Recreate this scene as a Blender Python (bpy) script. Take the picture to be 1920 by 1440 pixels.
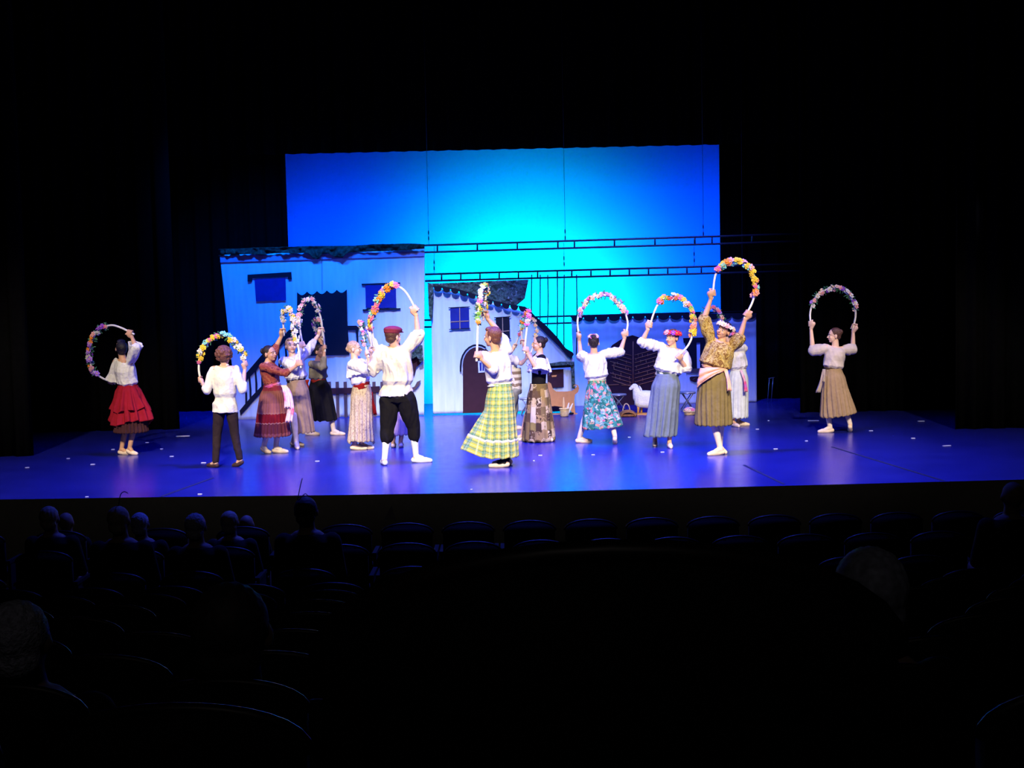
import bpy, bmesh, math, random
import numpy as np
from mathutils import Vector, Matrix, noise

# ------------------------------------------------------------------ scene, camera, light
scene = bpy.context.scene
for o in list(bpy.data.objects):
    bpy.data.objects.remove(o, do_unlink=True)
COL = scene.collection
vs = scene.view_settings
vs.view_transform = 'Standard'; vs.look = 'None'; vs.gamma = 1.0; vs.use_curve_mapping = False
vs.exposure = 0.0
try:
    scene.cycles.use_light_tree = True
except Exception:
    pass

FPX = 2400.0
CAMZ = 2.2
cam_d = bpy.data.cameras.new('camera'); cam = bpy.data.objects.new('camera', cam_d); COL.objects.link(cam)
cam_d.sensor_width = 36; cam_d.lens = FPX / 1920 * 36; cam_d.clip_end = 200
PITCH = math.atan((720 - 546) / FPX); ROLL = -0.022
CR = Matrix.Rotation(math.pi / 2 - PITCH, 3, 'X') @ Matrix.Rotation(ROLL, 3, 'Z')
cam.matrix_world = Matrix.Translation((0, 0, CAMZ)) @ CR.to_4x4()
scene.camera = cam

world = bpy.data.worlds.new('world'); scene.world = world; world.use_nodes = True
world.node_tree.nodes['Background'].inputs[0].default_value = (0.02, 0.03, 0.1, 1)
world.node_tree.nodes['Background'].inputs[1].default_value = 0.012

def spot(name, loc, aim, energy, color, size_deg, blend=0.6, radius=0.15):
    d = bpy.data.lights.new(name, 'SPOT'); d.energy = energy; d.color = color
    d.spot_size = math.radians(size_deg); d.spot_blend = blend; d.shadow_soft_size = radius
    o = bpy.data.objects.new(name, d); COL.objects.link(o); o.location = loc
    o.rotation_euler = (Vector(aim) - Vector(loc)).to_track_quat('-Z', 'Y').to_euler()
    return o

def area(name, loc, aim, energy, color, sx, sy):
    d = bpy.data.lights.new(name, 'AREA'); d.shape = 'RECTANGLE'; d.size = sx; d.size_y = sy
    d.energy = energy; d.color = color
    o = bpy.data.objects.new(name, d); COL.objects.link(o); o.location = loc
    o.rotation_euler = (Vector(aim) - Vector(loc)).to_track_quat('-Z', 'Y').to_euler()
    return o

# lamps behind the rear-lit sky cloth (cloth hangs at Y 25.4)
spot('cyclorama_cyan_lamp', (0.35, 27.9, 1.5), (0.35, 25.4, 1.9), 1150, (0.0, 0.78, 1.0), 116, 1.0, 0.4)
spot('cyclorama_cyan_low_lamp', (-1.2, 27.5, 0.8), (-1.2, 25.4, 1.0), 180, (0.0, 0.9, 0.95), 110, 1.0, 0.4)
spot('cyclorama_cyan_low_lamp', (1.8, 27.5, 0.8), (1.8, 25.4, 1.0), 200, (0.0, 0.8, 1.0), 110, 1.0, 0.4)
spot('cyclorama_blue_lamp', (-3.6, 28.9, 1.5), (-3.2, 25.4, 2.0), 2100, (0.0, 0.04, 1.0), 96, 1.0, 0.5)
spot('cyclorama_blue_lamp', (4.2, 28.9, 1.5), (3.9, 25.4, 2.0), 2300, (0.0, 0.04, 1.0), 96, 1.0, 0.5)
spot('cyclorama_blue_lamp', (0.2, 28.9, 1.8), (0.2, 25.4, 2.2), 1500, (0.0, 0.05, 1.0), 96, 1.0, 0.5)
# dim fill light added behind the camera to lift the audience heads
spot('audience_fill', (0.0, -4.5, 9.5), (0.0, 8.0, -0.5), 120, (1.0, 0.86, 0.8), 70, 1.0, 0.3)
# warm front-of-house lanterns on the dancers
for lx, ax, e in ((-6.0, -5.2, 6000), (-3.0, -2.6, 9800), (0.0, 0.0, 9800), (3.0, 2.6, 9800), (6.0, 5.2, 4800)):
    spot('front_of_house_lamp', (lx, 4.6, 9.6), (ax, 16.5, 0.8), e, (1.0, 0.85, 0.64), 25.5, 0.55, 0.25)
# blue overhead lanterns washing the dance floor
for x, y, e in ((-3.6, 17.6, 900), (-1.4, 16.0, 5600), (1.4, 16.0, 5600), (3.6, 17.6, 800)):
    spot('overhead_blue_lamp', (x, y, 8.2), (x * 0.9, y - 0.6, 0), e, (0.04, 0.07, 1.0), 84, 1.0, 0.25)
# blue and lavender wash on the cloth houses
spot('house_blue_lamp', (-4.0, 19.4, 7.0), (-4.2, 23.0, 2.7), 4600, (0.0, 0.14, 1.0), 58, 1.0, 0.2)
spot('house_blue_lamp', (-1.6, 19.0, 7.0), (-1.6, 23.0, 2.2), 2200, (0.02, 0.21, 1.0), 58, 1.0, 0.2)
spot('house_blue_lamp', (2.6, 19.0, 7.0), (2.2, 23.6, 1.4), 4200, (0.10, 0.17, 1.0), 58, 1.0, 0.2)
spot('house_lavender_lamp', (-1.2, 16.6, 7.6), (-1.1, 23.0, 0.0), 5600, (0.74, 0.78, 1.0), 30, 1.0, 0.2)

# soft side light from the wings
spot('wing_lamp', (-7.6, 17.2, 3.6), (-2.5, 16.8, 1.0), 190, (0.6, 0.55, 1.0), 60, 0.8, 0.2)
spot('wing_lamp', (7.6, 18.6, 3.6), (3.0, 17.8, 1.0), 190, (0.6, 0.55, 1.0), 60, 0.8, 0.2)

# ------------------------------------------------------------------ helpers
def ray(px, py):
    return CR @ Vector(((px - 960) / FPX, (720 - py) / FPX, -1))
def P(px, py, Y):
    d = ray(px, py); return Vector((0, 0, CAMZ)) + d * (Y / d.y)
def G(px, py, z=0.0):
    d = ray(px, py); return Vector((0, 0, CAMZ)) + d * ((z - CAMZ) / d.z)
def S(Y):
    return FPX / Y   # px per metre
random.seed(7)
rnd = random.Random(11)

def mixc(a, b, t): return tuple(a[i] * (1 - t) + b[i] * t for i in range(3))
def lin(r, g, b):
    f = lambda c: ((c / 255 + 0.055) / 1.055) ** 2.4 if c / 255 > 0.04045 else c / 255 / 12.92
    return (f(r), f(g), f(b))

def link(o, parent=None):
    COL.objects.link(o)
    if parent: o.parent = parent
    return o
def tag(o, label=None, cat=None, group=None, kind=None):
    if label: o['label'] = label
    if cat: o['category'] = cat
    if group: o['group'] = group
    if kind: o['kind'] = kind
    return o
def empty(name, loc=(0, 0, 0), label=None, cat=None, group=None):
    o = bpy.data.objects.new(name, None); o.location = loc; o.empty_display_size = 0.1
    COL.objects.link(o); return tag(o, label, cat, group)

# ------------------------------------------------------------------ materials
MATS = {}
def new_mat(name):
    m = bpy.data.materials.new(name); m.use_nodes = True
    nt = m.node_tree; b = nt.nodes['Principled BSDF']
    return m, nt, b
def plain(name, col, rough=0.7, metal=0.0, spec=0.3, noise_amt=0.12, nscale=14, bump=0.0, bscale=40, sheen=0.0, sss=0.0):
    if name in MATS: return MATS[name]
    m, nt, b = new_mat(name)
    b.inputs['Roughness'].default_value = rough; b.inputs['Metallic'].default_value = metal
    b.inputs['Specular IOR Level'].default_value = spec
    if sss: b.inputs['Subsurface Weight'].default_value = sss; b.inputs['Subsurface Radius'].default_value = (0.02, 0.008, 0.004)
    if sheen: b.inputs['Sheen Weight'].default_value = sheen
    tc = nt.nodes.new('ShaderNodeTexCoord')
    n = nt.nodes.new('ShaderNodeTexNoise'); n.inputs['Scale'].default_value = nscale; n.inputs['Detail'].default_value = 4
    nt.links.new(tc.outputs['Object'], n.inputs['Vector'])
    r = nt.nodes.new('ShaderNodeValToRGB')
    r.color_ramp.elements[0].position = 0.3; r.color_ramp.elements[1].position = 0.7
    r.color_ramp.elements[0].color = (*[c * (1 - noise_amt) for c in col], 1)
    r.color_ramp.elements[1].color = (*[min(1, c * (1 + noise_amt)) for c in col], 1)
    nt.links.new(n.outputs[0], r.inputs[0]); nt.links.new(r.outputs[0], b.inputs['Base Color'])
    if bump:
        n2 = nt.nodes.new('ShaderNodeTexNoise'); n2.inputs['Scale'].default_value = bscale; n2.inputs['Detail'].default_value = 3
        nt.links.new(tc.outputs['Object'], n2.inputs['Vector'])
        bp = nt.nodes.new('ShaderNodeBump'); bp.inputs['Strength'].default_value = bump; bp.inputs['Distance'].default_value = 0.02
        nt.links.new(n2.outputs[0], bp.inputs['Height']); nt.links.new(bp.outputs[0], b.inputs['Normal'])
    MATS[name] = m; return m
def fabric(name, col, **k):
    d = dict(rough=0.9, spec=0.15, noise_amt=0.10, nscale=9, bump=0.5, bscale=16, sheen=0.0); d.update(k)
    return plain(name, col, **d)
def ramp_fabric(name, kind, scale, stops, const=True, stretch=(1, 1, 1), coords='UV', rough=0.9, distort=0.0, bump=0.3):
    if name in MATS: return MATS[name]
    m, nt, b = new_mat(name); L = nt.links
    b.inputs['Roughness'].default_value = rough; b.inputs['Specular IOR Level'].default_value = 0.15
    tc = nt.nodes.new('ShaderNodeTexCoord'); mp = nt.nodes.new('ShaderNodeMapping')
    mp.inputs['Scale'].default_value = stretch
    L.new(tc.outputs[coords], mp.inputs['Vector']); vec = mp.outputs[0]
    if kind == 'noise':
        t = nt.nodes.new('ShaderNodeTexNoise'); t.inputs['Scale'].default_value = scale; t.inputs['Detail'].default_value = 5
        t.inputs['Distortion'].default_value = distort; L.new(vec, t.inputs['Vector']); out = t.outputs[0]
    elif kind in ('cell', 'patch'):
        t = nt.nodes.new('ShaderNodeTexVoronoi'); t.inputs['Scale'].default_value = scale
        if kind == 'patch': t.distance = 'CHEBYCHEV'; t.inputs['Randomness'].default_value = 0.35
        L.new(vec, t.inputs['Vector'])
        s = nt.nodes.new('ShaderNodeSeparateColor'); L.new(t.outputs['Color'], s.inputs[0]); out = s.outputs[0]
        if distort:
            n = nt.nodes.new('ShaderNodeTexNoise'); n.inputs['Scale'].default_value = scale * 3; L.new(vec, n.inputs['Vector'])
            a = nt.nodes.new('ShaderNodeMath'); a.operation = 'MULTIPLY_ADD'; a.inputs[1].default_value = distort
            L.new(n.outputs[0], a.inputs[0]); L.new(out, a.inputs[2])
            a2 = nt.nodes.new('ShaderNodeMath'); a2.operation = 'SUBTRACT'; a2.inputs[1].default_value = distort * 0.5
            L.new(a.outputs[0], a2.inputs[0]); out = a2.outputs[0]
    elif kind == 'v':
        s = nt.nodes.new('ShaderNodeSeparateXYZ'); L.new(vec, s.inputs[0]); out = s.outputs[1]
        if distort:
            n = nt.nodes.new('ShaderNodeTexNoise'); n.inputs['Scale'].default_value = 30; L.new(tc.outputs[coords], n.inputs['Vector'])
            a = nt.nodes.new('ShaderNodeMath'); a.operation = 'MULTIPLY_ADD'; a.inputs[1].default_value = distort
            L.new(n.outputs[0], a.inputs[0]); L.new(out, a.inputs[2])
            a2 = nt.nodes.new('ShaderNodeMath'); a2.operation = 'SUBTRACT'; a2.inputs[1].default_value = distort * 0.5
            L.new(a.outputs[0], a2.inputs[0]); out = a2.outputs[0]
    r = nt.nodes.new('ShaderNodeValToRGB'); cr = r.color_ramp
    if const: cr.interpolation = 'CONSTANT'
    while len(cr.elements) < len(stops): cr.elements.new(0.5)
    for e, (p, c) in zip(cr.elements, stops): e.position = p; e.color = (*c, 1)
    L.new(out, r.inputs[0]); L.new(r.outputs[0], b.inputs['Base Color'])
    n2 = nt.nodes.new('ShaderNodeTexNoise'); n2.inputs['Scale'].default_value = 18
    L.new(tc.outputs['Object'], n2.inputs['Vector'])
    bp = nt.nodes.new('ShaderNodeBump'); bp.inputs['Strength'].default_value = bump; bp.inputs['Distance'].default_value = 0.02
    L.new(n2.outputs[0], bp.inputs['Height']); L.new(bp.outputs[0], b.inputs['Normal'])
    MATS[name] = m; return m
def plaid_fabric(name, base, c1, c2, nu, nv):
    m, nt, b = new_mat(name); L = nt.links
    b.inputs['Roughness'].default_value = 0.9; b.inputs['Specular IOR Level'].default_value = 0.1
    tc = nt.nodes.new('ShaderNodeTexCoord'); s = nt.nodes.new('ShaderNodeSeparateXYZ'); L.new(tc.outputs['UV'], s.inputs[0])
    def band(out, n, width, phase):
        a = nt.nodes.new('ShaderNodeMath'); a.operation = 'MULTIPLY_ADD'; a.inputs[1].default_value = n; a.inputs[2].default_value = phase
        L.new(out, a.inputs[0]); f = nt.nodes.new('ShaderNodeMath'); f.operation = 'FRACT'; L.new(a.outputs[0], f.inputs[0])
        g = nt.nodes.new('ShaderNodeMath'); g.operation = 'LESS_THAN'; g.inputs[1].default_value = width; L.new(f.outputs[0], g.inputs[0])
        return g.outputs[0]
    cur = None
    prev = (*base, 1)
    for (ax, n, w, ph, col, k) in ((0, nu, .42, 0, c1, .62), (1, nv, .42, 0, c1, .62), (0, nu, .08, .3, c2, .6), (1, nv, .08, .3, c2, .6), (0, nu, .06, .75, c2, .6), (1, nv, .06, .75, c2, .6)):
        o = band(s.outputs[ax], n, w, ph)
        mu = nt.nodes.new('ShaderNodeMath'); mu.operation = 'MULTIPLY'; mu.inputs[1].default_value = k; L.new(o, mu.inputs[0])
        mx = nt.nodes.new('ShaderNodeMix'); mx.data_type = 'RGBA'; L.new(mu.outputs[0], mx.inputs[0])
        if cur is None: mx.inputs[6].default_value = prev
        else: L.new(cur, mx.inputs[6])
        mx.inputs[7].default_value = (*col, 1); cur = mx.outputs[2]
    L.new(cur, b.inputs['Base Color']); MATS[name] = m; return m

SKIN = lambda i=0: plain('skin_%d' % i, [(0.72, 0.42, 0.28), (0.62, 0.34, 0.21), (0.80, 0.52, 0.38)][i], rough=0.5, spec=0.3, noise_amt=0.06, sss=0.06)
white_cot = fabric('white_cotton', (0.76, 0.74, 0.72), bump=1.0, bscale=13)
cream_cot = fabric('cream_cotton', (0.78, 0.72, 0.60), bscale=11, bump=0.8)
M_rod = plain('cream_wrapped_rod', (0.85, 0.80, 0.72), rough=0.5)
M_black = plain('black_velvet', (0.0035, 0.0035, 0.004), rough=1.0, spec=0.0)
M_blackwall = plain('black_paint', (0.0015, 0.0015, 0.002), rough=0.95, spec=0.05)
M_seat = plain('dark_seat_velvet', (0.0018, 0.0016, 0.0018), rough=0.9, spec=0.1)
M_seatwood = plain('dark_varnished_seat_shell', (0.004, 0.003, 0.003), rough=0.4, spec=0.12)
M_metal = plain('dark_painted_steel', (0.012, 0.015, 0.03), rough=0.45, metal=0.2)
M_slipper = plain('pale_pink_leather', (0.85, 0.66, 0.52), rough=0.6)
M_tights = plain('pale_tights', (0.80, 0.66, 0.58), rough=0.8)
M_whitesock = fabric('white_sock_knit', (0.82, 0.82, 0.84))
def hairm(name, c): return plain('hair_' + name, c, rough=0.45, spec=0.4, noise_amt=0.35, nscale=60, bump=0.6, bscale=80)
M_eye = plain('eye_white', (0.7, 0.68, 0.66), rough=0.3); M_iris = plain('dark_iris', (0.02, 0.012, 0.01), rough=0.2)
M_lip = plain('lip_rouge', (0.55, 0.16, 0.14), rough=0.5)

# ------------------------------------------------------------------ mesh builder
class MB:
    def __init__(s): s.v = []; s.f = []; s.uv = None; s.mi = []
    def add(s, vs, fs, mi=0):
        o = len(s.v); s.v.extend([tuple(v) for v in vs]); s.f.extend([tuple(i + o for i in f) for f in fs]); s.mi.extend([mi] * len(fs)); return s
    def box(s, c, sz, R=None, mi=0):
        c = Vector(c); h = Vector(sz) / 2; pts = []
        for x in (-1, 1):
            for y in (-1, 1):
                for z in (-1, 1):
                    p = Vector((x * h.x, y * h.y, z * h.z)); pts.append(c + (R @ p if R else p))
        return s.add(pts, [(0, 1, 3, 2), (4, 6, 7, 5), (0, 4, 5, 1), (2, 3, 7, 6), (0, 2, 6, 4), (1, 5, 7, 3)], mi)
    def ell(s, c, ax, r, nu=16, nv=10, mi=0):
        c = Vector(c); pts = [c + ax[2] * r[2]]
        for j in range(1, nv):
            t = math.pi * j / nv
            for i in range(nu):
                a = 2 * math.pi * i / nu
                pts.append(c + ax[0] * (r[0] * math.sin(t) * math.cos(a)) + ax[1] * (r[1] * math.sin(t) * math.sin(a)) + ax[2] * (r[2] * math.cos(t)))
        pts.append(c - ax[2] * r[2]); fs = []; n = len(pts) - 1
        for i in range(nu): fs.append((0, 1 + i, 1 + (i + 1) % nu))
        for j in range(nv - 2):
            for i in range(nu):
                a = 1 + j * nu + i; b = 1 + j * nu + (i + 1) % nu; fs.append((a, a + nu, b + nu, b))
        for i in range(nu): fs.append((n, 1 + (nv - 2) * nu + (i + 1) % nu, 1 + (nv - 2) * nu + i))
        return s.add(pts, fs, mi)
    def cone(s, p0, r0, p1, r1, n=12, mi=0):
        p0 = Vector(p0); p1 = Vector(p1); d = p1 - p0; L = d.length
        if L < 1e-6: d = Vector((0, 0, 1)); L = 1e-6
        d = d / L; a = d.orthogonal().normalized(); b = d.cross(a)
        rings = []
        for k in range(1, 5):
            t = math.pi / 2 * k / 4; rings.append((p0 - d * r0 * math.cos(t), r0 * math.sin(t)))
        for k in range(0, 4):
            t = math.pi / 2 * (1 - k / 4); rings.append((p1 + d * r1 * math.cos(t), r1 * math.sin(t)))
        pts = [p0 - d * r0]
        for c, r in rings:
            for i in range(n):
                t = 2 * math.pi * i / n; pts.append(c + a * (r * math.cos(t)) + b * (r * math.sin(t)))
        pts.append(p1 + d * r1); fs = []
        for i in range(n): fs.append((0, 1 + (i + 1) % n, 1 + i))
        for j in range(len(rings) - 1):
            for i in range(n):
                q = 1 + j * n + i; w = 1 + j * n + (i + 1) % n; fs.append((q, w, w + n, q + n))
        e = len(pts) - 1; o = 1 + (len(rings) - 1) * n
        for i in range(n): fs.append((o + i, o + (i + 1) % n, e))
        return s.add(pts, fs, mi)
    def chain(s, pts, rs, n=12, mi=0):
        for i in range(len(pts) - 1): s.cone(pts[i], rs[i], pts[i + 1], rs[i + 1], n, mi)
        return s
    def tube(s, pts, rs, n=8, cap=True, mi=0):
        pts = [Vector(p) for p in pts]
        if not hasattr(rs, '__len__'): rs = [rs] * len(pts)
        T = [(pts[min(i + 1, len(pts) - 1)] - pts[max(i - 1, 0)]).normalized() for i in range(len(pts))]
        a = T[0].orthogonal().normalized(); out = []
        for i, p in enumerate(pts):
            a = (a - T[i] * a.dot(T[i])).normalized(); b = T[i].cross(a)
            for k in range(n):
                t = 2 * math.pi * k / n; out.append(p + a * (rs[i] * math.cos(t)) + b * (rs[i] * math.sin(t)))
        fs = []
        for j in range(len(pts) - 1):
            for k in range(n):
                q = j * n + k; w = j * n + (k + 1) % n; fs.append((q, w, w + n, q + n))
        if cap: fs.append(tuple(range(n))[::-1]); fs.append(tuple((len(pts) - 1) * n + k for k in range(n)))
        return s.add(out, fs, mi)
    def loft(s, secs, n=24, power=2.0, mi=0):
        out = []
        for (c, ax, ay, rx, ry) in secs:
            for k in range(n):
                t = 2 * math.pi * k / n; ct = math.cos(t); st = math.sin(t)
                out.append(Vector(c) + ax * (rx * math.copysign(abs(ct) ** (2 / power), ct)) + ay * (ry * math.copysign(abs(st) ** (2 / power), st)))
        fs = []
        for j in range(len(secs) - 1):
            for k in range(n):
                q = j * n + k; w = j * n + (k + 1) % n; fs.append((q, w, w + n, q + n))
        fs.append(tuple(range(n))[::-1]); fs.append(tuple((len(secs) - 1) * n + k for k in range(n)))
        return s.add(out, fs, mi)
    def mesh(s, name, mats, base=(0, 0, 0), smooth=True):
        me = bpy.data.meshes.new(name); b = Vector(base)
        me.from_pydata([(v[0] - b.x, v[1] - b.y, v[2] - b.z) for v in s.v], [], s.f)
        mats = mats if isinstance(mats, (list, tuple)) else [mats]
        for m in mats: me.materials.append(m)
        if len(mats) > 1: me.polygons.foreach_set('material_index', s.mi)
        me.polygons.foreach_set('use_smooth', [smooth] * len(me.polygons))
        if s.uv:
            l = me.uv_layers.new(name='UVMap')
            idx = np.zeros(len(me.loops), dtype=np.int32); me.loops.foreach_get('vertex_index', idx)
            uv = np.array(s.uv, dtype=np.float32)[idx]; l.data.foreach_set('uv', uv.ravel())
        me.update(); return me
    def build(s, name, mats, parent=None, smooth=True, fixn=False):
        base = parent.matrix_world.translation.copy() if False else (world_loc(parent) if parent else Vector((0, 0, 0)))
        me = s.mesh(name, mats, base, smooth)
        if fixn:
            bm = bmesh.new(); bm.from_mesh(me); bmesh.ops.recalc_face_normals(bm, faces=bm.faces); bm.to_mesh(me); bm.free()
        o = bpy.data.objects.new(name, me); return link(o, parent)
    def own(s, name, mats, label, cat, group=None, loc=None, smooth=True, kind=None):
        """a top-level thing made of one mesh, origin at its base"""
        a = np.array(s.v); c = Vector(((a[:, 0].min() + a[:, 0].max()) / 2, (a[:, 1].min() + a[:, 1].max()) / 2, a[:, 2].min())) if loc is None else Vector(loc)
        me = s.mesh(name, mats, c, smooth)
        bm = bmesh.new(); bm.from_mesh(me); bmesh.ops.recalc_face_normals(bm, faces=bm.faces); bm.to_mesh(me); bm.free()
        o = bpy.data.objects.new(name, me); o.location = c; link(o)
        return tag(o, label, cat, group, kind)
    def remesh(s, name, mat, parent, voxel=0.006, smooth_it=2, wrinkle=None):
        base = world_loc(parent) if parent else Vector((0, 0, 0))
        me = s.mesh(name + '_raw', mat, base)
        t = bpy.data.objects.new('tmp', me); COL.objects.link(t)
        md = t.modifiers.new('r', 'REMESH'); md.mode = 'VOXEL'; md.voxel_size = voxel; md.use_smooth_shade = True
        if smooth_it:
            sm = t.modifiers.new('s', 'SMOOTH'); sm.factor = 0.5; sm.iterations = smooth_it
        dg = bpy.context.evaluated_depsgraph_get(); dg.update()
        nm = bpy.data.meshes.new_from_object(t.evaluated_get(dg)); nm.name = name
        bpy.data.objects.remove(t); bpy.data.meshes.remove(me)
        nm.polygons.foreach_set('use_smooth', [True] * len(nm.polygons))
        if not nm.materials: nm.materials.append(mat)
        if wrinkle:
            amp, sc = wrinkle; nv = len(nm.vertices)
            co = np.zeros(nv * 3, dtype=np.float32); nm.vertices.foreach_get('co', co); co = co.reshape(-1, 3)
            no = np.zeros(nv * 3, dtype=np.float32); nm.vertex_normals.foreach_get('vector', no) if hasattr(nm, 'vertex_normals') else nm.vertices.foreach_get('normal', no)
            no = no.reshape(-1, 3)
            ph = rnd.uniform(0, 9)
            x, y, z = co[:, 0] * sc, co[:, 1] * sc, co[:, 2] * sc
            q1 = x * 2.6 + y * 1.7 + 2.2 * np.sin(z * .55 + ph) + z * .5; q2 = x * 1.5 - y * 2.2 - z * 1.4 + 1.5 * np.sin(x * .6 + ph)
            d = (1 - 1.9 * np.abs(np.sin(q1 * .5))) * (.55 + .45 * np.sin(z * .7 + ph)) + .55 * (1 - 2 * np.abs(np.sin(q2 * .5 + ph))) * (.5 + .5 * np.sin(x * .8 - ph)) + .18 * np.sin(q1 * 1.7 + q2)
            d = d * .75
            co += no * (amp * 1.5 * d)[:, None]
            nm.vertices.foreach_set('co', co.ravel()); nm.update()
        o = bpy.data.objects.new(name, nm); return link(o, parent)

def world_loc(o):
    p = Vector((0, 0, 0))
    while o is not None: p += o.location; o = o.parent
    return p

def poly_prism(pts, thick, mi=0):
    """closed 3D polygon (roughly in an XZ plane) extruded back along +Y"""
    mb = MB(); n = len(pts)
    front = [Vector(p) for p in pts]; back = [p + Vector((0, thick, 0)) for p in front]
    mb.add(front + back, [tuple(range(n)), tuple(range(2 * n - 1, n - 1, -1))] + [(i, i + n, (i + 1) % n + n, (i + 1) % n) for i in range(n)], mi)
    return mb
def flat(name, pxs, Y, thick, mat, parent, smooth=False):
    o = poly_prism([P(x, y, Y) for x, y in pxs], thick).build(name, mat, parent, smooth=smooth, fixn=True)
    # triangulate the concave caps cleanly
    bm = bmesh.new(); bm.from_mesh(o.data); bmesh.ops.triangulate(bm, faces=[f for f in bm.faces if len(f.verts) > 4]); bm.to_mesh(o.data); bm.free()
    return o
def catmull(pts, m=8):
    pts = [Vector(p) for p in pts]; out = []
    q = [pts[0] * 2 - pts[1]] + pts + [pts[-1] * 2 - pts[-2]]
    for i in range(1, len(q) - 2):
        for k in range(m):
            t = k / m; a, b, c, d = q[i - 1], q[i], q[i + 1], q[i + 2]
            out.append(0.5 * ((2 * b) + (c - a) * t + (2 * a - 5 * b + 4 * c - d) * t * t + (3 * b - a - 3 * c + d) * t ** 3))
    out.append(pts[-1]); return out
def interp(pl, x):
    for i in range(len(pl) - 1):
        if x <= pl[i + 1][0] or i == len(pl) - 2:
            a, b = pl[i], pl[i + 1]; t = (x - a[0]) / (b[0] - a[0]); return a[1] + (b[1] - a[1]) * t
def cloth_panel(name, left, right, top, bot, Y, mat, parent, nx=120, nz=30, amp=0.012, freq=60, crumple=0.0):
    """left/right: (x_at_top, x_at_bottom) px; top/bot: polylines in px over u 0..1"""
    mb = MB(); vs_ = []; uv = []; ph = rnd.uniform(0, 6)
    for j in range(nz + 1):
        v = j / nz
        for i in range(nx + 1):
            u = i / nx
            xt = left[0] + (right[0] - left[0]) * u; xb = left[1] + (right[1] - left[1]) * u
            x = xt + (xb - xt) * v; yt = interp(top, u); yb = interp(bot, u); y = yt + (yb - yt) * v
            p = P(x, y, Y)
            f = amp * (0.12 + 0.88 * v * (.35 + .65 * u)) * (math.sin(u * freq + ph + 0.4 * math.sin(v * 3)) + 0.5 * math.sin(u * freq * 2.3 + ph * 2))
            if crumple: f += crumple * noise.noise(Vector((p.x * 7, p.z * 7, ph))) + crumple * .5 * noise.noise(Vector((p.x * 19, p.z * 19, ph)))
            p.y += f; vs_.append(p); uv.append((u, v))
    fs = [(j * (nx + 1) + i, (j + 1) * (nx + 1) + i, (j + 1) * (nx + 1) + i + 1, j * (nx + 1) + i + 1) for j in range(nz) for i in range(nx)]
    mb.add(vs_, fs); mb.uv = uv
    o = mb.build(name, mat, parent)
    sd = o.modifiers.new('t', 'SOLIDIFY'); sd.thickness = 0.004
    return o

# ------------------------------------------------------------------ stage shell
def m_floor():
    m, nt, b = new_mat('blue_marley'); L = nt.links
    tc = nt.nodes.new('ShaderNodeTexCoord')
    n = nt.nodes.new('ShaderNodeTexNoise'); n.inputs['Scale'].default_value = 1.3; n.inputs['Detail'].default_value = 6
    L.new(tc.outputs['Object'], n.inputs['Vector'])
    r = nt.nodes.new('ShaderNodeValToRGB'); r.color_ramp.elements[0].position = .3; r.color_ramp.elements[1].position = .7
    r.color_ramp.elements[0].color = (0.010, 0.014, 0.20, 1); r.color_ramp.elements[1].color = (0.015, 0.020, 0.27, 1)
    L.new(n.outputs[0], r.inputs[0]); L.new(r.outputs[0], b.inputs['Base Color'])
    n2 = nt.nodes.new('ShaderNodeTexNoise'); n2.inputs['Scale'].default_value = 5; n2.inputs['Detail'].default_value = 5
    L.new(tc.outputs['Object'], n2.inputs['Vector'])
    mr = nt.nodes.new('ShaderNodeMapRange'); mr.inputs[3].default_value = 0.22; mr.inputs[4].default_value = 0.29
    L.new(n2.outputs[0], mr.inputs[0]); L.new(mr.outputs[0], b.inputs['Roughness'])
    b.inputs['Specular IOR Level'].default_value = 0.4
    return m
front = [(-500, 943), (-200, 939), (0, 936.5), (300, 932), (650, 928), (1000, 922.5), (1300, 915), (1600, 907.5), (1920, 899), (2150, 893), (2450, 885)]
fr = [G(x, y) for x, y in front]
mb = MB(); n = len(fr)
back = [Vector((p.x * 1.0, 30.0, 0)) for p in fr]
lo = [p - Vector((0, 0, 0.06)) for p in fr]
mb.add(fr + back, [(i, i + 1, i + 1 + n, i + n) for i in range(n - 1)])
o = mb.build('floor', m_floor(), smooth=False); tag(o, kind='structure')
mb = MB(); mb.add(fr + [p - Vector((0, 0, 0.95)) for p in fr], [(i, i + n, i + 1 + n, i + 1) for i in range(n - 1)])
o = mb.build('trim_1', M_blackwall, smooth=False); tag(o, kind='structure')
# auditorium floor: a shallow rake that steepens towards the camera
def floor_z(Y):
    if Y >= 10: return -0.95
    if Y >= 3.8: return -0.95 + (10 - Y) / 6.2 * 1.10
    return 0.15 + (3.8 - Y) / 3.8 * 1.0
mb = MB(); ys = [-3, 0, 1.5, 3.8, 7, 10, 16.5]; vs_ = []
for y in ys: vs_ += [(-9, y, floor_z(y)), (9, y, floor_z(y))]
mb.add(vs_, [(2 * i, 2 * i + 1, 2 * i + 3, 2 * i + 2) for i in range(len(ys) - 1)])
tag(mb.build('floor_auditorium', M_blackwall, smooth=False), kind='structure')
for nm, c, s in (('wall_left', (-10.1, 14, 5), (0.2, 40, 12.4)), ('wall_right', (10.1, 14, 5), (0.2, 40, 12.4)),
                 ('wall_back', (0, 34.1, 5), (20, 0.2, 12.4)), ('wall_rear', (0, -6.1, 5), (20, 0.2, 12.4)), ('ceiling', (0, 14, 11.3), (20, 40, 0.2))):
    tag(MB().box(c, s).build(nm, M_blackwall, smooth=False), kind='structure')

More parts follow.
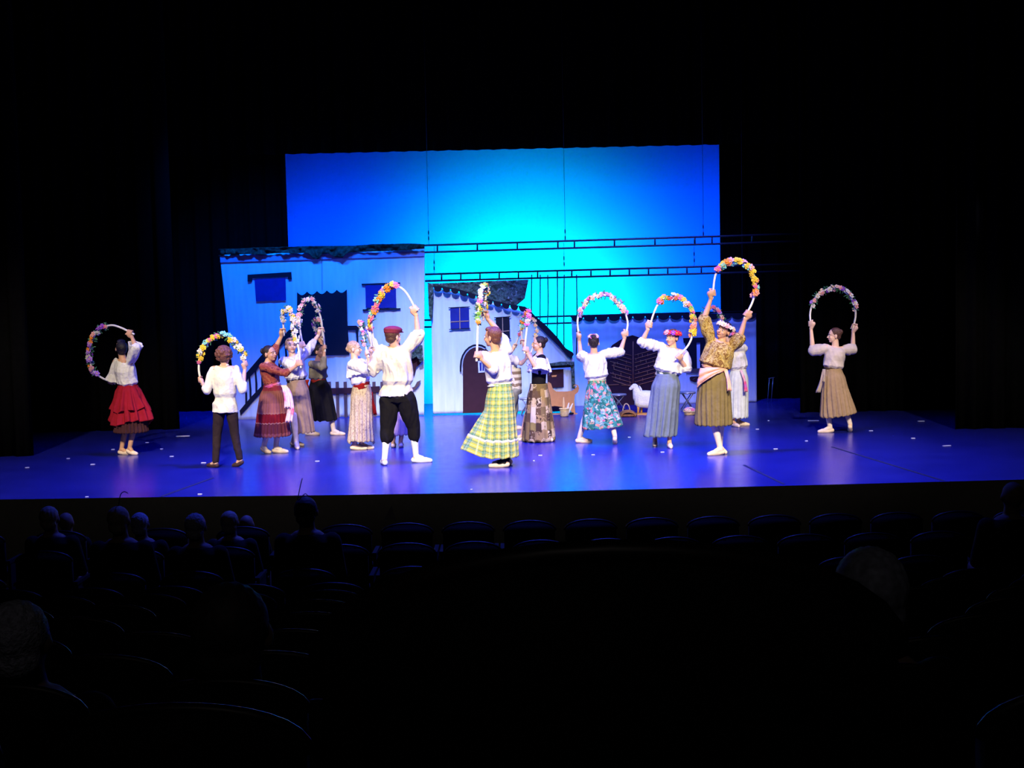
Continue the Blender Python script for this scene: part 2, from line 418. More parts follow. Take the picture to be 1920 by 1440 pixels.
# black masking: pleated legs and border
def curtain(x0, x1, Y, z0, z1, label, pleats=None):
    mb = MB(); nx = max(24, int(abs(x1 - x0) * 26)); nz = 6; vs_ = []
    for j in range(nz + 1):
        z = z0 + (z1 - z0) * j / nz
        for i in range(nx + 1):
            x = x0 + (x1 - x0) * i / nx; vs_.append((x, Y + 0.05 * math.sin(x * 18 + Y) + 0.02 * math.sin(x * 41), z))
    mb.add(vs_, [(j * (nx + 1) + i, j * (nx + 1) + i + 1, (j + 1) * (nx + 1) + i + 1, (j + 1) * (nx + 1) + i) for j in range(nz) for i in range(nx)])
    o = mb.own('stage_curtain', M_black, label, 'curtain', loc=((x0 + x1) / 2, Y, z0))
    sd = o.modifiers.new('t', 'SOLIDIFY'); sd.thickness = 0.01
    return o
YC = 25.4; YL = 24.85
xl = P(539, 400, YL).x; xr = P(1349, 420, YL).x
curtain(-9.9, xl, YL, 0.0, 9.0, 'black pleated masking curtain hanging left of the blue sky cloth')
curtain(xr, 9.9, YL, 0.0, 9.0, 'black pleated masking curtain hanging right of the blue sky cloth')
zt = P(945, 280, YL - .12).z
bo = curtain(-9.9, 9.9, YL - 0.12, zt, 9.2, 'black border curtain hanging above the blue sky cloth')
curtain(-9.9, P(335, 800, 21.5).x, 21.5, 0.0, 9.0, 'black wing curtain on the left side behind the red skirt dancer')
curtain(P(1500, 780, 22.0).x, 9.9, 22.0, 0.0, 9.0, 'black wing curtain on the right side behind the tan skirt dancer')
curtain(-9.9, P(60, 840, 18.2).x, 18.2, 0.0, 9.0, 'black wing curtain at the far left edge of the stage')
curtain(P(1790, 810, 19.0).x, 9.9, 19.0, 0.0, 9.0, 'black wing curtain at the far right edge of the stage')

# rear-lit sky cloth
def m_cyc():
    m = bpy.data.materials.new('sky_cloth'); m.use_nodes = True; nt = m.node_tree; nt.nodes.clear(); L = nt.links
    out = nt.nodes.new('ShaderNodeOutputMaterial'); t = nt.nodes.new('ShaderNodeBsdfTranslucent'); d = nt.nodes.new('ShaderNodeBsdfDiffuse')
    t.inputs[0].default_value = (0.8, 0.85, 0.9, 1); d.inputs[0].default_value = (0.1, 0.12, 0.2, 1)
    mx = nt.nodes.new('ShaderNodeMixShader'); mx.inputs[0].default_value = 0.25; L.new(t.outputs[0], mx.inputs[1]); L.new(d.outputs[0], mx.inputs[2])
    L.new(mx.outputs[0], out.inputs[0]); return m
mb = MB(); mb.add([(-6.2, YC, 0), (6.2, YC, 0), (6.2, YC, 6.6), (-6.2, YC, 6.6)], [(0, 1, 2, 3)])
mb.own('sky_backdrop', m_cyc(), 'glowing blue and cyan sky cloth across the back of the stage', 'backdrop', smooth=False)

# ------------------------------------------------------------------ cloth houses
def m_house():
    m = bpy.data.materials.new('house_muslin'); m.use_nodes = True; nt = m.node_tree; nt.nodes.clear(); L = nt.links
    out = nt.nodes.new('ShaderNodeOutputMaterial'); t = nt.nodes.new('ShaderNodeBsdfTranslucent'); d = nt.nodes.new('ShaderNodeBsdfDiffuse')
    tc = nt.nodes.new('ShaderNodeTexCoord'); n = nt.nodes.new('ShaderNodeTexNoise'); n.inputs['Scale'].default_value = 3
    mp = nt.nodes.new('ShaderNodeMapping'); mp.inputs['Scale'].default_value = (4, 1, 0.5)
    L.new(tc.outputs['Object'], mp.inputs[0]); L.new(mp.outputs[0], n.inputs['Vector'])
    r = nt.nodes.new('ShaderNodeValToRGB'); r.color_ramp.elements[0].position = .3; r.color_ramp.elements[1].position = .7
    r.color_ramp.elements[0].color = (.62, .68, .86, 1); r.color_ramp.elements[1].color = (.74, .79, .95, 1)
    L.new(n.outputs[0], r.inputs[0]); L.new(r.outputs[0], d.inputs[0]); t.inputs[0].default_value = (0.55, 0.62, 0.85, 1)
    mx = nt.nodes.new('ShaderNodeMixShader'); mx.inputs[0].default_value = 0.72; L.new(t.outputs[0], mx.inputs[1]); L.new(d.outputs[0], mx.inputs[2])
    L.new(mx.outputs[0], out.inputs[0]); return m
MH = m_house()
M_app = fabric('black_applique', (0.008, 0.008, 0.02), bump=0.1)
M_navy = fabric('navy_applique', (0.012, 0.02, 0.22), bump=0.1)
M_brown = fabric('brown_applique', (0.09, 0.055, 0.07), bump=0.1)
M_dbrown = fabric('dark_brown_applique', (0.035, 0.012, 0.022), bump=0.1)
M_tape = plain('tan_tape', (0.35, 0.22, 0.18), rough=0.8)
M_ltape = plain('pale_blue_tape', (0.45, 0.5, 0.8), rough=0.8)
M_hem = fabric('shaded_lavender_hem', (0.28, 0.27, 0.55), bump=0.1)  # overlapped hem, with the shadow band below the garland put into its colour
M_gar = ramp_fabric('dark_leaf_garland', 'noise', 14, [(0.0, (.008, .014, .015)), (0.5, (.016, .03, .022)), (0.62, (.03, .05, .035)), (1, (.05, .08, .06))], const=False, coords='Object', distort=1.0, bump=1.0)
M_camo = ramp_fabric('camouflage_scrim', 'noise', 9, [(0.0, (.012, .02, .022)), (0.42, (.03, .055, .05)), (0.52, (.07, .11, .11)), (0.6, (.02, .03, .035)), (0.72, (.22, .28, .33))], const=False, coords='Object', distort=1.5, bump=1.0)

YH1, YH2, YH3 = 22.9, 23.15, 24.2
base1 = G(620, 783); YH1 = base1.y
h1 = empty('cloth_house', (P(605, 780, YH1).x, YH1, 0), 'large left white cloth house with a black doorway and outside stair', 'stage scenery', 'painted cloth houses')
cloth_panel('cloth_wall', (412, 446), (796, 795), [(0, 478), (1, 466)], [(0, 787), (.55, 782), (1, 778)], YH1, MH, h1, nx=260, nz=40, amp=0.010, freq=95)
flat('hem_shadow_band', [(413, 480), (600, 477), (796, 471), (796, 480), (600, 486), (413, 492)], YH1 - .030, .01, M_hem, h1)
flat('shutter_bar', [(464, 515), (546, 510), (547, 524), (540, 524), (540, 519), (473, 521.5), (472, 528), (464, 528)], YH1 - .032, .02, M_app, h1)
flat('window_panel', [(477, 524), (535, 521), (536, 563), (480, 565)], YH1 - .032, .02, M_navy, h1)
sc = []
xs0, xs1, ns = 557, 650, 5
for k in range(ns):
    for q in range(8):
        t = q / 8; x = xs0 + (xs1 - xs0) * (k + t) / ns; y = 550 - (x - 557) * .06 + 6 * math.sin(math.pi * t) - 2
        sc.append((x, y))
sc.append((650, 543))
flat('doorway', sc + [(651, 600), (655, 665), (557, 668)], YH1 - .032, .02, M_app, h1)
flat('window_panel', [(685, 535), (742, 534), (743, 577), (686, 577)], YH1 - .032, .02, M_navy, h1)
flat('window_bar', [(678, 532), (750, 529.5), (750, 532), (678, 534.8)], YH1 - .036, .02, M_app, h1)
flat('window_bar', [(680, 580), (751, 577.8), (751, 580.5), (680, 583)], YH1 - .036, .02, M_app, h1)
st = empty('staircase', (0, 0, 0)); st.parent = h1
flat('handrail', [(456, 706), (492, 664), (545, 616), (557, 609), (557, 620), (546, 630), (494, 679), (459, 716)], YH1 - .036, .02, M_app, st)
flat('stringer', [(449, 770), (470, 745), (500, 714), (532, 682), (557, 662), (557, 668), (533, 692), (502, 723), (473, 754), (451, 779)], YH1 - .036, .02, M_app, st)
for xb, yt, yb in ((458, 713, 765), (466, 705, 757), (477, 692, 745), (488, 680, 733), (502, 668, 719), (520, 652, 702), (533, 640, 690), (545, 628, 678)):
    flat('baluster', [(xb, yt), (xb + 2.5, yt - 2), (xb + 5, (yt + yb) / 2), (xb + 5, yb - 3), (xb + 2, yb), (xb + 1.8, (yt + yb) / 2)], YH1 - .038, .02, M_app, st)
flat('handrail', [(651, 611), (668, 610.5), (673, 615), (672, 622), (666, 619), (651, 619)], YH1 - .036, .02, M_app, st)
flat('baluster', [(667, 619), (671, 619), (672, 646), (669.5, 646)], YH1 - .038, .02, M_app, st)
# fence panel stitched on the cloth
fe = empty('fence_panel', (0, 0, 0)); fe.parent = h1
for x, w in ((617, 6), (632, 6), (647, 6), (701, 6), (716, 6)):
    flat('picket', [(x - w / 2, 716), (x + w / 2, 715.5), (x + w / 2 + 1.5, 783 - (x - 620) * .02), (x - w / 2 + 2, 784 - (x - 620) * .02)], YH1 - .036, .02, M_brown, fe)
flat('fence_rail', [(604, 728), (660, 727), (712, 724), (713, 736), (660, 738), (604, 740)], YH1 - .050, .02, M_dbrown, fe)
flat('fence_rail', [(766, 729), (777, 725), (782, 716), (789, 713), (786, 722), (779, 730), (770, 737)], YH1 - .050, .02, M_brown, fe)
# stitched tree
tr = empty('cloth_tree', (0, 0, 0)); tr.parent = h1
flat('trunk', [(769, 660), (782, 668), (786, 672), (790, 668), (790, 680), (780, 690), (777, 704), (774, 706), (768, 690), (764, 672)], YH1 - .040, .02, M_dbrown, tr)
cl = cloth_panel('leaf_scrim', (758, 762), (792, 794), [(0, 650), (.5, 639), (1, 648)], [(0, 671), (.4, 673), (.6, 668), (.8, 680), (1, 676)], YH1 - .12, M_camo, tr, nx=40, nz=24, amp=.01, freq=20, crumple=.06)
# garland along the roof edge
tpts = [(0, 459)] + [(i / 12, 466 - i * .8 + rnd.uniform(-1.2, 1.2)) for i in range(1, 12)] + [(1, 458)]
bpts = [(0, 477), (.10, 475), (.2, 478), (.28, 474), (.35, 475), (.43, 474), (.455, 484), (.48, 486), (.5, 476), (.53, 475), (.56, 482), (.6, 483), (.63, 473), (.78, 471), (.9, 469), (1, 466)]
tpts[0] = (0, 467)
cloth_panel('roof_garland', (412, 412), (796, 796), tpts, bpts, YH1 - .1, M_gar, h1, nx=220, nz=10, amp=.01, freq=60, crumple=.07)

YH2 = G(900, 776).y
h2 = empty('cloth_house', (P(900, 776, YH2).x, YH2, 0), 'middle white cloth house with sloping scalloped roof and arched brown door', 'stage scenery', 'painted cloth houses')
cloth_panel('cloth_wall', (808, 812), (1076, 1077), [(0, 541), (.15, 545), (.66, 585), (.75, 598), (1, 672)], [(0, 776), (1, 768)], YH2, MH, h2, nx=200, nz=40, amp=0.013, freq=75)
cloth_panel('roof_scrim', (803, 812), (991, 984), [(0, 532), (.3, 530), (.7, 526), (1, 524)], [(0, 538), (.16, 541), (.5, 556), (.75, 570), (.9, 574), (1, 560)], YH2 - .05, M_camo, h2, nx=120, nz=24, amp=.01, freq=30, crumple=.05)
cloth_panel('ivy_scrim', (802, 805), (813, 811), [(0, 530), (1, 533)], [(0, 592), (.5, 602), (1, 594)], YH2 - .12, M_camo, h2, nx=24, nz=40, amp=.01, freq=14, crumple=.06)
up = [(812, 536), (830, 537), (856, 541), (886, 550), (920, 562), (950, 569), (985, 575), (990, 581)]
low = []
k = 11; x0, x1 = 813, 988
for i in range(k):
    for q in range(8):
        t = q / 8; x = x0 + (x1 - x0) * (i + t) / k
        y = interp(up, x) + 1.5 + 9.0 * math.sqrt(max(0, 1 - (2 * t - 1) ** 2)); low.append((x, y))
low.append((990, 583))
flat('scalloped_valance', up + low[::-1], YH2 - .115, .02, M_app, h2)
flat('roof_beam', [(984, 575), (991, 579), (1003, 592), (1016, 603), (1027, 613), (1045, 632), (1061, 653), (1073, 660), (1076, 664), (1071, 673), (1064, 668), (1050, 652), (1030, 632), (1010, 612), (996, 598)], YH2 - .06, .02, M_app, h2)
def casement(cx0, cx1, cy0, cy1, mx, my, mat, nm='window_panel'):
    w = flat(nm, [(cx0, cy0), (cx1, cy0 - .8), (cx1 + 1, cy1 - 1), (cx0 + 1, cy1)], YH2 - .036, .02, mat, h2)
    flat('mullion', [(mx, cy0), (mx + 1.4, cy0), (mx + 2.2, cy1), (mx + .8, cy1)], YH2 - .044, .015, M_tape, w)
    flat('mullion', [(cx0, my + 1), (cx1, my - 1), (cx1, my + .3), (cx0, my + 2.3)], YH2 - .044, .015, M_tape, w)
    flat('sill', [(cx0 - 3, cy0 - .5), (cx1 + 2, cy0 - 2.6), (cx1 + 2, cy0 - 1.2), (cx0 - 3, cy0 + .9)], YH2 - .044, .015, M_app, w)
    flat('sill', [(cx0 - 2, cy1), (cx1 + 3, cy1 - 2), (cx1 + 3, cy1 - .6), (cx0 - 2, cy1 + 1.3)], YH2 - .044, .015, M_app, w)
casement(844, 879, 577, 617, 861, 602, M_navy); casement(929.5, 955, 595.5, 636, 941.5, 620.5, M_app)
dr = empty('arched_door', (0, 0, 0)); dr.parent = h2
arc = [(868, 775), (868, 690)] + [(868 + 29 * (1 - math.cos(math.pi * t / 10)), 684 - 34 * math.sin(math.pi * t / 10)) for t in range(0, 11)] + [(927, 773)]
flat('door_panel', arc, YH2 - .036, .02, M_dbrown, dr)
oa = [(895 - 33 * math.cos(math.pi * t / 12), 686 - 41 * math.sin(math.pi * t / 12)) for t in range(0, 9)]
ia = [(895 - 30 * math.cos(math.pi * t / 12), 686 - 38 * math.sin(math.pi * t / 12)) for t in range(8, -1, -1)]
flat('arch_line', [(862, 697)] + oa + ia + [(865, 697)], YH2 - .038, .02, M_app, dr)
ia2 = [(895 - 29 * math.cos(math.pi * t / 12), 686 - 37 * math.sin(math.pi * t / 12)) for t in range(0, 9)]
ia3 = [(895 - 28 * math.cos(math.pi * t / 12), 686 - 35.6 * math.sin(math.pi * t / 12)) for t in range(8, -1, -1)]
flat('arch_tape', [(866, 700)] + ia2 + ia3 + [(867.2, 700)], YH2 - .040, .02, M_ltape, dr)
flat('door_window', [(896, 677), (909, 676), (909, 698), (897, 699)], YH2 - .044, .015, M_ltape, dr)
flat('door_window_pane', [(899, 680), (903, 679.5), (903, 695), (899.5, 695.5)], YH2 - .048, .015, M_navy, dr)
flat('door_window_pane', [(904.5, 679.5), (907.5, 679.2), (907.5, 695), (904.5, 695.3)], YH2 - .048, .015, M_navy, dr)
# lean-to at its right
flat('lean_to_window', [(1026, 694), (1056.5, 692), (1057, 726), (1027, 728)], YH2 - .036, .02, M_dbrown, h2)
flat('lean_to_latch', [(1034, 704), (1044, 703), (1043, 706.5), (1035, 707)], YH2 - .044, .015, plain('orange_tape', (.55, .22, .07)), h2)
flat('lean_to_lower_panel', [(1033, 756), (1056, 755), (1056, 771), (1034, 772)], YH2 - .036, .02, M_dbrown, h2)
flat('lean_to_beam', [(1026, 684), (1074, 682), (1074, 688.5), (1026, 691)], YH2 - .09, .02, M_app, h2)
cloth_panel('lean_to_garland', (1026, 1026), (1077, 1077), [(0, 682), (.5, 678), (1, 678)], [(0, 687), (.5, 685), (1, 685)], YH2 - .13, M_camo, h2, nx=50, nz=8, amp=.01, freq=20, crumple=.05)
cloth_panel('lean_to_ivy', (1070, 1072), (1077, 1079), [(0, 684), (1, 683)], [(0, 728), (1, 730)], YH2 - .13, M_camo, h2, nx=16, nz=30, amp=.01, freq=10, crumple=.06)

YH3 = G(1250, 757.5).y
h3 = empty('cloth_house', (P(1250, 758, YH3).x, YH3, 0), 'right white cloth barn with scalloped eaves and dark arched barn door', 'stage scenery', 'painted cloth houses')
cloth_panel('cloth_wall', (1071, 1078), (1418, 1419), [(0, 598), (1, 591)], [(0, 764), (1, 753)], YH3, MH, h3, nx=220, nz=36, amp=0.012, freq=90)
up = [(1067, 592), (1240, 588), (1418, 587)]; low = []
for i in range(15):
    for q in range(8):
        t = q / 8; x = 1071 + (1418 - 1071) * (i + t) / 15; low.append((x, interp(up, x) + 3.5 + 8.5 * math.sqrt(max(0, 1 - (2 * t - 1) ** 2))))
low.append((1418, 592))
flat('scalloped_valance', up + low[::-1], YH3 - .05, .02, M_app, h3)
bd = empty('barn_door', (0, 0, 0)); bd.parent = h3
flat('door_panel', [(1134, 762), (1137, 720), (1136, 690), (1139, 660), (1148, 647), (1162, 638), (1175, 632), (1186, 628.5), (1197, 632), (1212, 640), (1224, 648), (1236, 662), (1240, 700), (1241, 759)], YH3 - .032, .02, M_dbrown, bd)
M_bline = plain('rust_chalk_line', (0.45, 0.16, 0.08), rough=.9)
bl = MB()
def bline(a, b, w=.007):
    bl.tube([P(a[0], a[1], YH3 - .040), P(b[0], b[1], YH3 - .040)], w, 5)
for k in range(9):
    y = 664 + k * 7.2
    bline((1144 + (k % 3) * 3, y - 8), (1184, y + 3))
    bline((1190, y + 2), (1236, y - 11))
for k in range(16):
    x = 1147 + rnd.uniform(0, 34); y = rnd.uniform(668, 715); bline((x, y), (x + .5, y + 6), .005)
    x = 1192 + rnd.uniform(0, 42); y = rnd.uniform(660, 715); bline((x, y), (x + .5, y + 6), .005)
bline((1139, 722), (1160, 721)); bline((1165, 722), (1184, 722)); bline((1187, 640), (1187, 728))
bl.build('plank_lines', M_bline, bd)
wn = empty('barn_window', (0, 0, 0)); wn.parent = h3
flat('lintel', [(1281, 634), (1323, 632.5), (1323, 642), (1282, 643)], YH3 - .032, .02, M_app, wn)
flat('shutter', [(1285, 643), (1306, 642), (1307, 691), (1287, 692)], YH3 - .032, .02, M_app, wn)
flat('shutter', [(1313, 642), (1326, 641), (1326, 690), (1313, 691)], YH3 - .032, .02, M_app, wn)
flat('sill', [(1286, 692), (1326, 690), (1326, 698), (1287, 700)], YH3 - .036, .03, M_brown, wn)
# small dark grate stitched under the window
sg = flat('wall_grate', [(1293, 708), (1296, 706), (1321, 705), (1321, 715), (1312, 714.5), (1303, 717), (1295, 714)], YH3 - .035, .02, M_dbrown, h3)
flat('grate_slat', [(1309.5, 707), (1311.5, 707), (1311.5, 714), (1309.5, 714)], YH3 - .045, .01, M_brown, sg)
flat('grate_slat', [(1299, 711), (1304, 708), (1304, 709.5), (1299, 713)], YH3 - .045, .01, M_brown, sg)

# ladder trusses the cloths hang from
def truss(label, pts_top, pts_bot, rungs, Y, r=.017):
    a = P(*pts_top[0], Y); t = empty('ladder_truss', a, label, 'truss', 'ladder trusses above the houses')
    for pl in (pts_top, pts_bot):
        MB().tube([P(x, y, Y) for x, y in pl], r, 8).build('chord', M_metal, t)
    for x in rungs:
        MB().tube([P(x, interp(pts_top, x), Y), P(x, interp(pts_bot, x), Y)], r * .85, 6).build('rung', M_metal, t)
    return t
YT1, YT2, YT3 = YH1 + .1, YH2 + .1, YH3 + .12
truss('upper black ladder truss running from the left house across the sky', [(410, 468.5), (800, 460), (1350, 443), (1620, 434)], [(410, 480), (800, 473), (1350, 457), (1620, 448)],
      [430, 500, 575, 650, 725, 820, 895, 970, 1046, 1077, 1152, 1228, 1303, 1335, 1410], YT1)
truss('middle black ladder truss above the sloping roof', [(797, 514.5), (1350, 499), (1500, 495)], [(797, 527), (1350, 512), (1500, 508)],
      [828, 864, 900, 936, 972, 1008, 1045, 1072, 1108, 1144, 1180, 1216, 1252, 1288, 1315, 1352], YT2)
truss('lowest black ladder truss behind the barn eaves', [(740, 602), (1068, 592.5), (1400, 584)], [(740, 615), (1068, 605.5), (1400, 597)], [842, 900, 960, 1045, 1100, 1180, 1260], YT3)

def wire(x0, y0, x1, y1, Y, label, group, r=.004, buckle=None):
    t = empty('hanging_wire', P(x1, y1, Y), label, 'wire', group)
    ptop = P(x0, y0, Y); pb = P(x1, y1, Y)
    if y0 < 300: ptop = Vector((ptop.x, ptop.y, 11.2))
    MB().tube([ptop, pb], r, 5).build('cable', M_metal, t)
    if buckle:
        for b in buckle:
            c = P(*b, Y); MB().ell(c, [Vector((1, 0, 0)), Vector((0, 1, 0)), Vector((0, 0, 1))], (.012, .012, .045), 8, 6).build('turnbuckle', M_metal, t)
g = 'thin cables holding the trusses'
wire(803, 280, 804, 460, YT1, 'thin black cable holding the upper truss near the left house', g, buckle=[(803.5, 436), (803.8, 447)])
wire(1057.5, 276, 1060, 452, YT1, 'thin black cable holding the middle of the upper truss', g, buckle=[(1059.5, 434), (1059.7, 446)])
wire(1317, 272, 1319, 444, YT1, 'thin black cable holding the right end of the upper truss', g, buckle=[(1318.5, 425), (1318.8, 438)])
wire(1392, 280, 1392, 585, YT3, 'thin black cable over the barn in front of the right masking curtain', g)
wire(814, 460, 814, 515, YT2, 'short black cable holding the left end of the middle truss', g, buckle=[(814, 492), (814, 503)])
wire(1057, 455, 1058, 507, YT2, 'short black cable holding the centre of the middle truss', g, buckle=[(1057.5, 484), (1057.8, 495)])
wire(1301, 448, 1302, 501, YT2, 'short black cable holding the right end of the middle truss', g, buckle=[(1301.5, 476), (1301.8, 488)])
wire(603.5, 487, 604, 544, YH1 - .032, 'thin dark line hanging above the black doorway', 'thin cable over the doorway', r=.003)
for x, y1 in ((997, 588), (1013, 600), (1027, 612), (1045, 632), (1058, 648), (1081, 666)):
    a = [P(x, 515, YT2 + .02), P(x + rnd.uniform(-1, 1), (521 + y1) / 2, YT2 + .02), P(x - .5, y1, YT2 + .02)]
    MB().tube(catmull(a, 5), .011, 6).own('hanging_rope', M_metal, 'dark rope hanging straight down from the middle truss over the sloping beam', 'rope', 'row of ropes right of the sloping roof')

# ------------------------------------------------------------------ flowers
FCOL = {'pink': (.85, .18, .38), 'lilac': (.50, .25, .80), 'orange': (.95, .28, .03), 'yellow': (.95, .62, .06), 'white': (.85, .80, .78),
        'rose': (.85, .42, .45), 'red': (.7, .03, .06), 'green': (.25, .55, .12), 'turquoise': (.25, .65, .60), 'coral': (.95, .3, .18), 'pale': (.85, .62, .50), 'violet': (.3, .08, .6)}
M_leaf = ramp_fabric('leaf_green', 'noise', 20, [(0, (.02, .10, .05)), (.5, (.06, .2, .1)), (1, (.2, .35, .2))], const=False, coords='Object')
M_centre = plain('yellow_flower_centre', (.8, .5, .05))
BLOSSOM = {}
def blossom_mesh(c, v):
    if (c, v) in BLOSSOM: return BLOSSOM[(c, v)]
    mb = MB(); r = random.Random(hash((len(c), v)) % 1000 + v)
    for ring, (n, tilt, rad) in enumerate(((6, .35, .034), (5, .9, .024))):
        for i in range(n):
            a = 2 * math.pi * (i + .5 * ring) / n + r.uniform(-.2, .2)
            d = Vector((math.cos(a) * math.cos(tilt), math.sin(a) * math.cos(tilt), math.sin(tilt))); s = Vector((-math.sin(a), math.cos(a), 0)); nrm = d.cross(s)
            mb.ell(d * rad * .6, [d, s, nrm], (rad * .62, rad * .48, .005), 8, 5)
    mb.ell((0, 0, .012), [Vector((1, 0, 0)), Vector((0, 1, 0)), Vector((0, 0, 1))], (.009, .009, .008), 8, 5, mi=1)
    me = mb.mesh('blossom', [fabric('petal_' + c, FCOL[c], bump=0), M_centre]); BLOSSOM[(c, v)] = me; return me
def blossom(pos, normal, c, parent, scale=1.0, name='blossom'):
    o = bpy.data.objects.new(name, blossom_mesh(c, rnd.randrange(3))); link(o, parent)
    q = Vector(normal).to_track_quat('Z', 'Y').to_matrix() @ Matrix.Rotation(rnd.uniform(0, 6), 3, 'Z')
    o.location = Vector(pos) - world_loc(parent); o.rotation_euler = q.to_euler(); o.scale = (scale,) * 3; return o

def flower_arch(label, path, f0, f1, cols, nfl=26, leafy=.5, size=1.0, rod_r=.014):
    L = [0]
    for i in range(1, len(path)): L.append(L[-1] + (path[i] - path[i - 1]).length)
    tot = L[-1]
    def at(f):
        d = f * tot
        for i in range(1, len(path)):
            if L[i] >= d or i == len(path) - 1:
                t = (d - L[i - 1]) / max(1e-6, L[i] - L[i - 1]); return path[i - 1].lerp(path[i], t), (path[i] - path[i - 1]).normalized()
    cen = sum(path, Vector()) / len(path)
    low_ = min(path, key=lambda p: p.z)
    t = empty('flower_arch', low_, label, 'flower arch', 'flower arches held by the dancers')
    MB().tube(path, rod_r, 10).build('rod', M_rod, t)
    lf = MB(); n = max(8, int(nfl))
    for i in range(n):
        f = f0 + (f1 - f0) * (i + .5) / n; p, tg = at(f)
        a = rnd.uniform(0, 2 * math.pi) if i % 2 else rnd.uniform(-.8, .8)
        out = (p - cen); out -= tg * out.dot(tg); out = out.normalized() if out.length > .01 else tg.orthogonal()
        cm = Vector((0, -1, 0)); cm = (cm - tg * cm.dot(tg)).normalized()
        nd = (out * rnd.uniform(-.5, 1) + cm * rnd.uniform(.2, 1.2) + Vector((rnd.uniform(-.4, .4), 0, rnd.uniform(-.3, .3)))).normalized()
        if i % 4 == 3: nd = -nd
        blossom(p + nd * (rod_r + .012), nd, cols[int(rnd.random() * len(cols))], t, size * rnd.uniform(.85, 1.25))
    nl = int(90 * leafy)
    for i in range(nl):
        f = f0 + (f1 - f0) * rnd.random(); p, tg = at(f)
        d = Vector((rnd.gauss(0, 1), rnd.gauss(0, 1), rnd.gauss(0, 1))); d = (d - tg * d.dot(tg) * .5).normalized(); s = d.orthogonal().normalized()
        ln = rnd.uniform(.02, .042) * size
        lf.ell(p + d * (rod_r + ln * .8), [d, s, d.cross(s)], (ln, ln * .32, .003), 6, 4)
    if nl: lf.build('leaves', M_leaf, t)
    return t

# ------------------------------------------------------------------ figures
def ang(phi, pitch=0):
    p = math.radians(phi); q = math.radians(pitch)
    return Vector((math.sin(p) * math.cos(q), -math.cos(p) * math.cos(q), math.sin(q)))

def solve_px(start, px, py, L, sgn):
    """point on the pixel ray at distance L from start; sgn +1 farther from the camera, -1 nearer"""
    p = P(px, py, start.y); d0 = (p - start).length
    if d0 >= L: return p
    best = p; dy = math.sqrt(L * L - d0 * d0) * .92
    return P(px, py, start.y + sgn * dy)
def two_bone(a, c, L1, L2, hint):
    d = c - a; D = d.length; k = 1.0
    if D > (L1 + L2) * .999: k = D / ((L1 + L2) * .995)
    L1 *= k; L2 *= k; u = d / D
    x = (L1 * L1 - L2 * L2 + D * D) / (2 * D); h = math.sqrt(max(0, L1 * L1 - x * x))
    hp = hint - u * hint.dot(u); hp = hp.normalized() if hp.length > 1e-4 else u.orthogonal()
    return a + u * x + hp * h

def hand_mesh(mb, wrist, grip, rod, k, side, palm_n=None):
    """palm + five fingers wrapped round the rod through grip"""
    a = (grip - wrist).normalized()
    r = rod - a * rod.dot(a) * .75
    r = r.normalized() if r.length > .05 else a.orthogonal().normalized()
    r = (rod * .6 + r * .4).normalized() if rod is not None else r
    n = a.cross(r)
    if n.length < .1: n = a.orthogonal()
    n = n.normalized() * side; a2 = r.cross(n).normalized()
    if a2.dot(a) < 0: a2 = -a2
    mb.cone(wrist, .026 * k, grip - a2 * .045 * k, .030 * k)
    # palm sits behind the rod on the -n side
    pc = grip - n * .020 * k - a2 * .018 * k
    mb.ell(pc, [r, a2, n], (.040 * k, .046 * k, .016 * k), 14, 8)
    R = .0235 * k
    for i, (off, lr) in enumerate(((.031, .95), (.0105, 1.08), (-.0105, 1.0), (-.031, .8))):
        c = grip + r * off * k; pts = []
        for t in (-.5, .25, .95, 1.7, 2.4 * lr):
            pts.append(c + a2 * (R * math.sin(t + .6) + .004) - n * (R * math.cos(t + .6)))
        mb.chain(pts, [.0095 * k, .0092 * k, .0088 * k, .008 * k, .007 * k], 8)
    tb = pc + r * .03 * k - a2 * .015 * k
    mb.chain([tb, tb + r * .022 * k + n * .012 * k - a2 * .004 * k, grip + r * .042 * k + n * .02 * k + a2 * .004 * k, grip + r * .03 * k + n * .03 * k + a2 * .012 * k], [.013 * k, .011 * k, .009 * k, .0075 * k], 8)

def open_hand(mb, wrist, tip, k, facing):
    a = (tip - wrist).normalized(); n = facing - a * facing.dot(a); n = n.normalized(); r = a.cross(n)
    mb.ell(wrist + a * .045 * k, [r, a, n], (.038 * k, .05 * k, .015 * k), 14, 8)
    for off, ln in ((.03, .07), (.01, .08), (-.01, .075), (-.03, .055)):
        b = wrist + a * .085 * k + r * off * k
        mb.chain([b, b + a * ln * .5 * k + r * off * .1, b + a * ln * k * .9 + n * .012], [.0095 * k, .0085 * k, .007 * k], 8)
    b = wrist + a * .03 * k + r * .034 * k
    mb.chain([b, b + r * .02 * k + a * .02 * k, b + r * .028 * k + a * .05 * k], [.012 * k, .010 * k, .008 * k], 8)

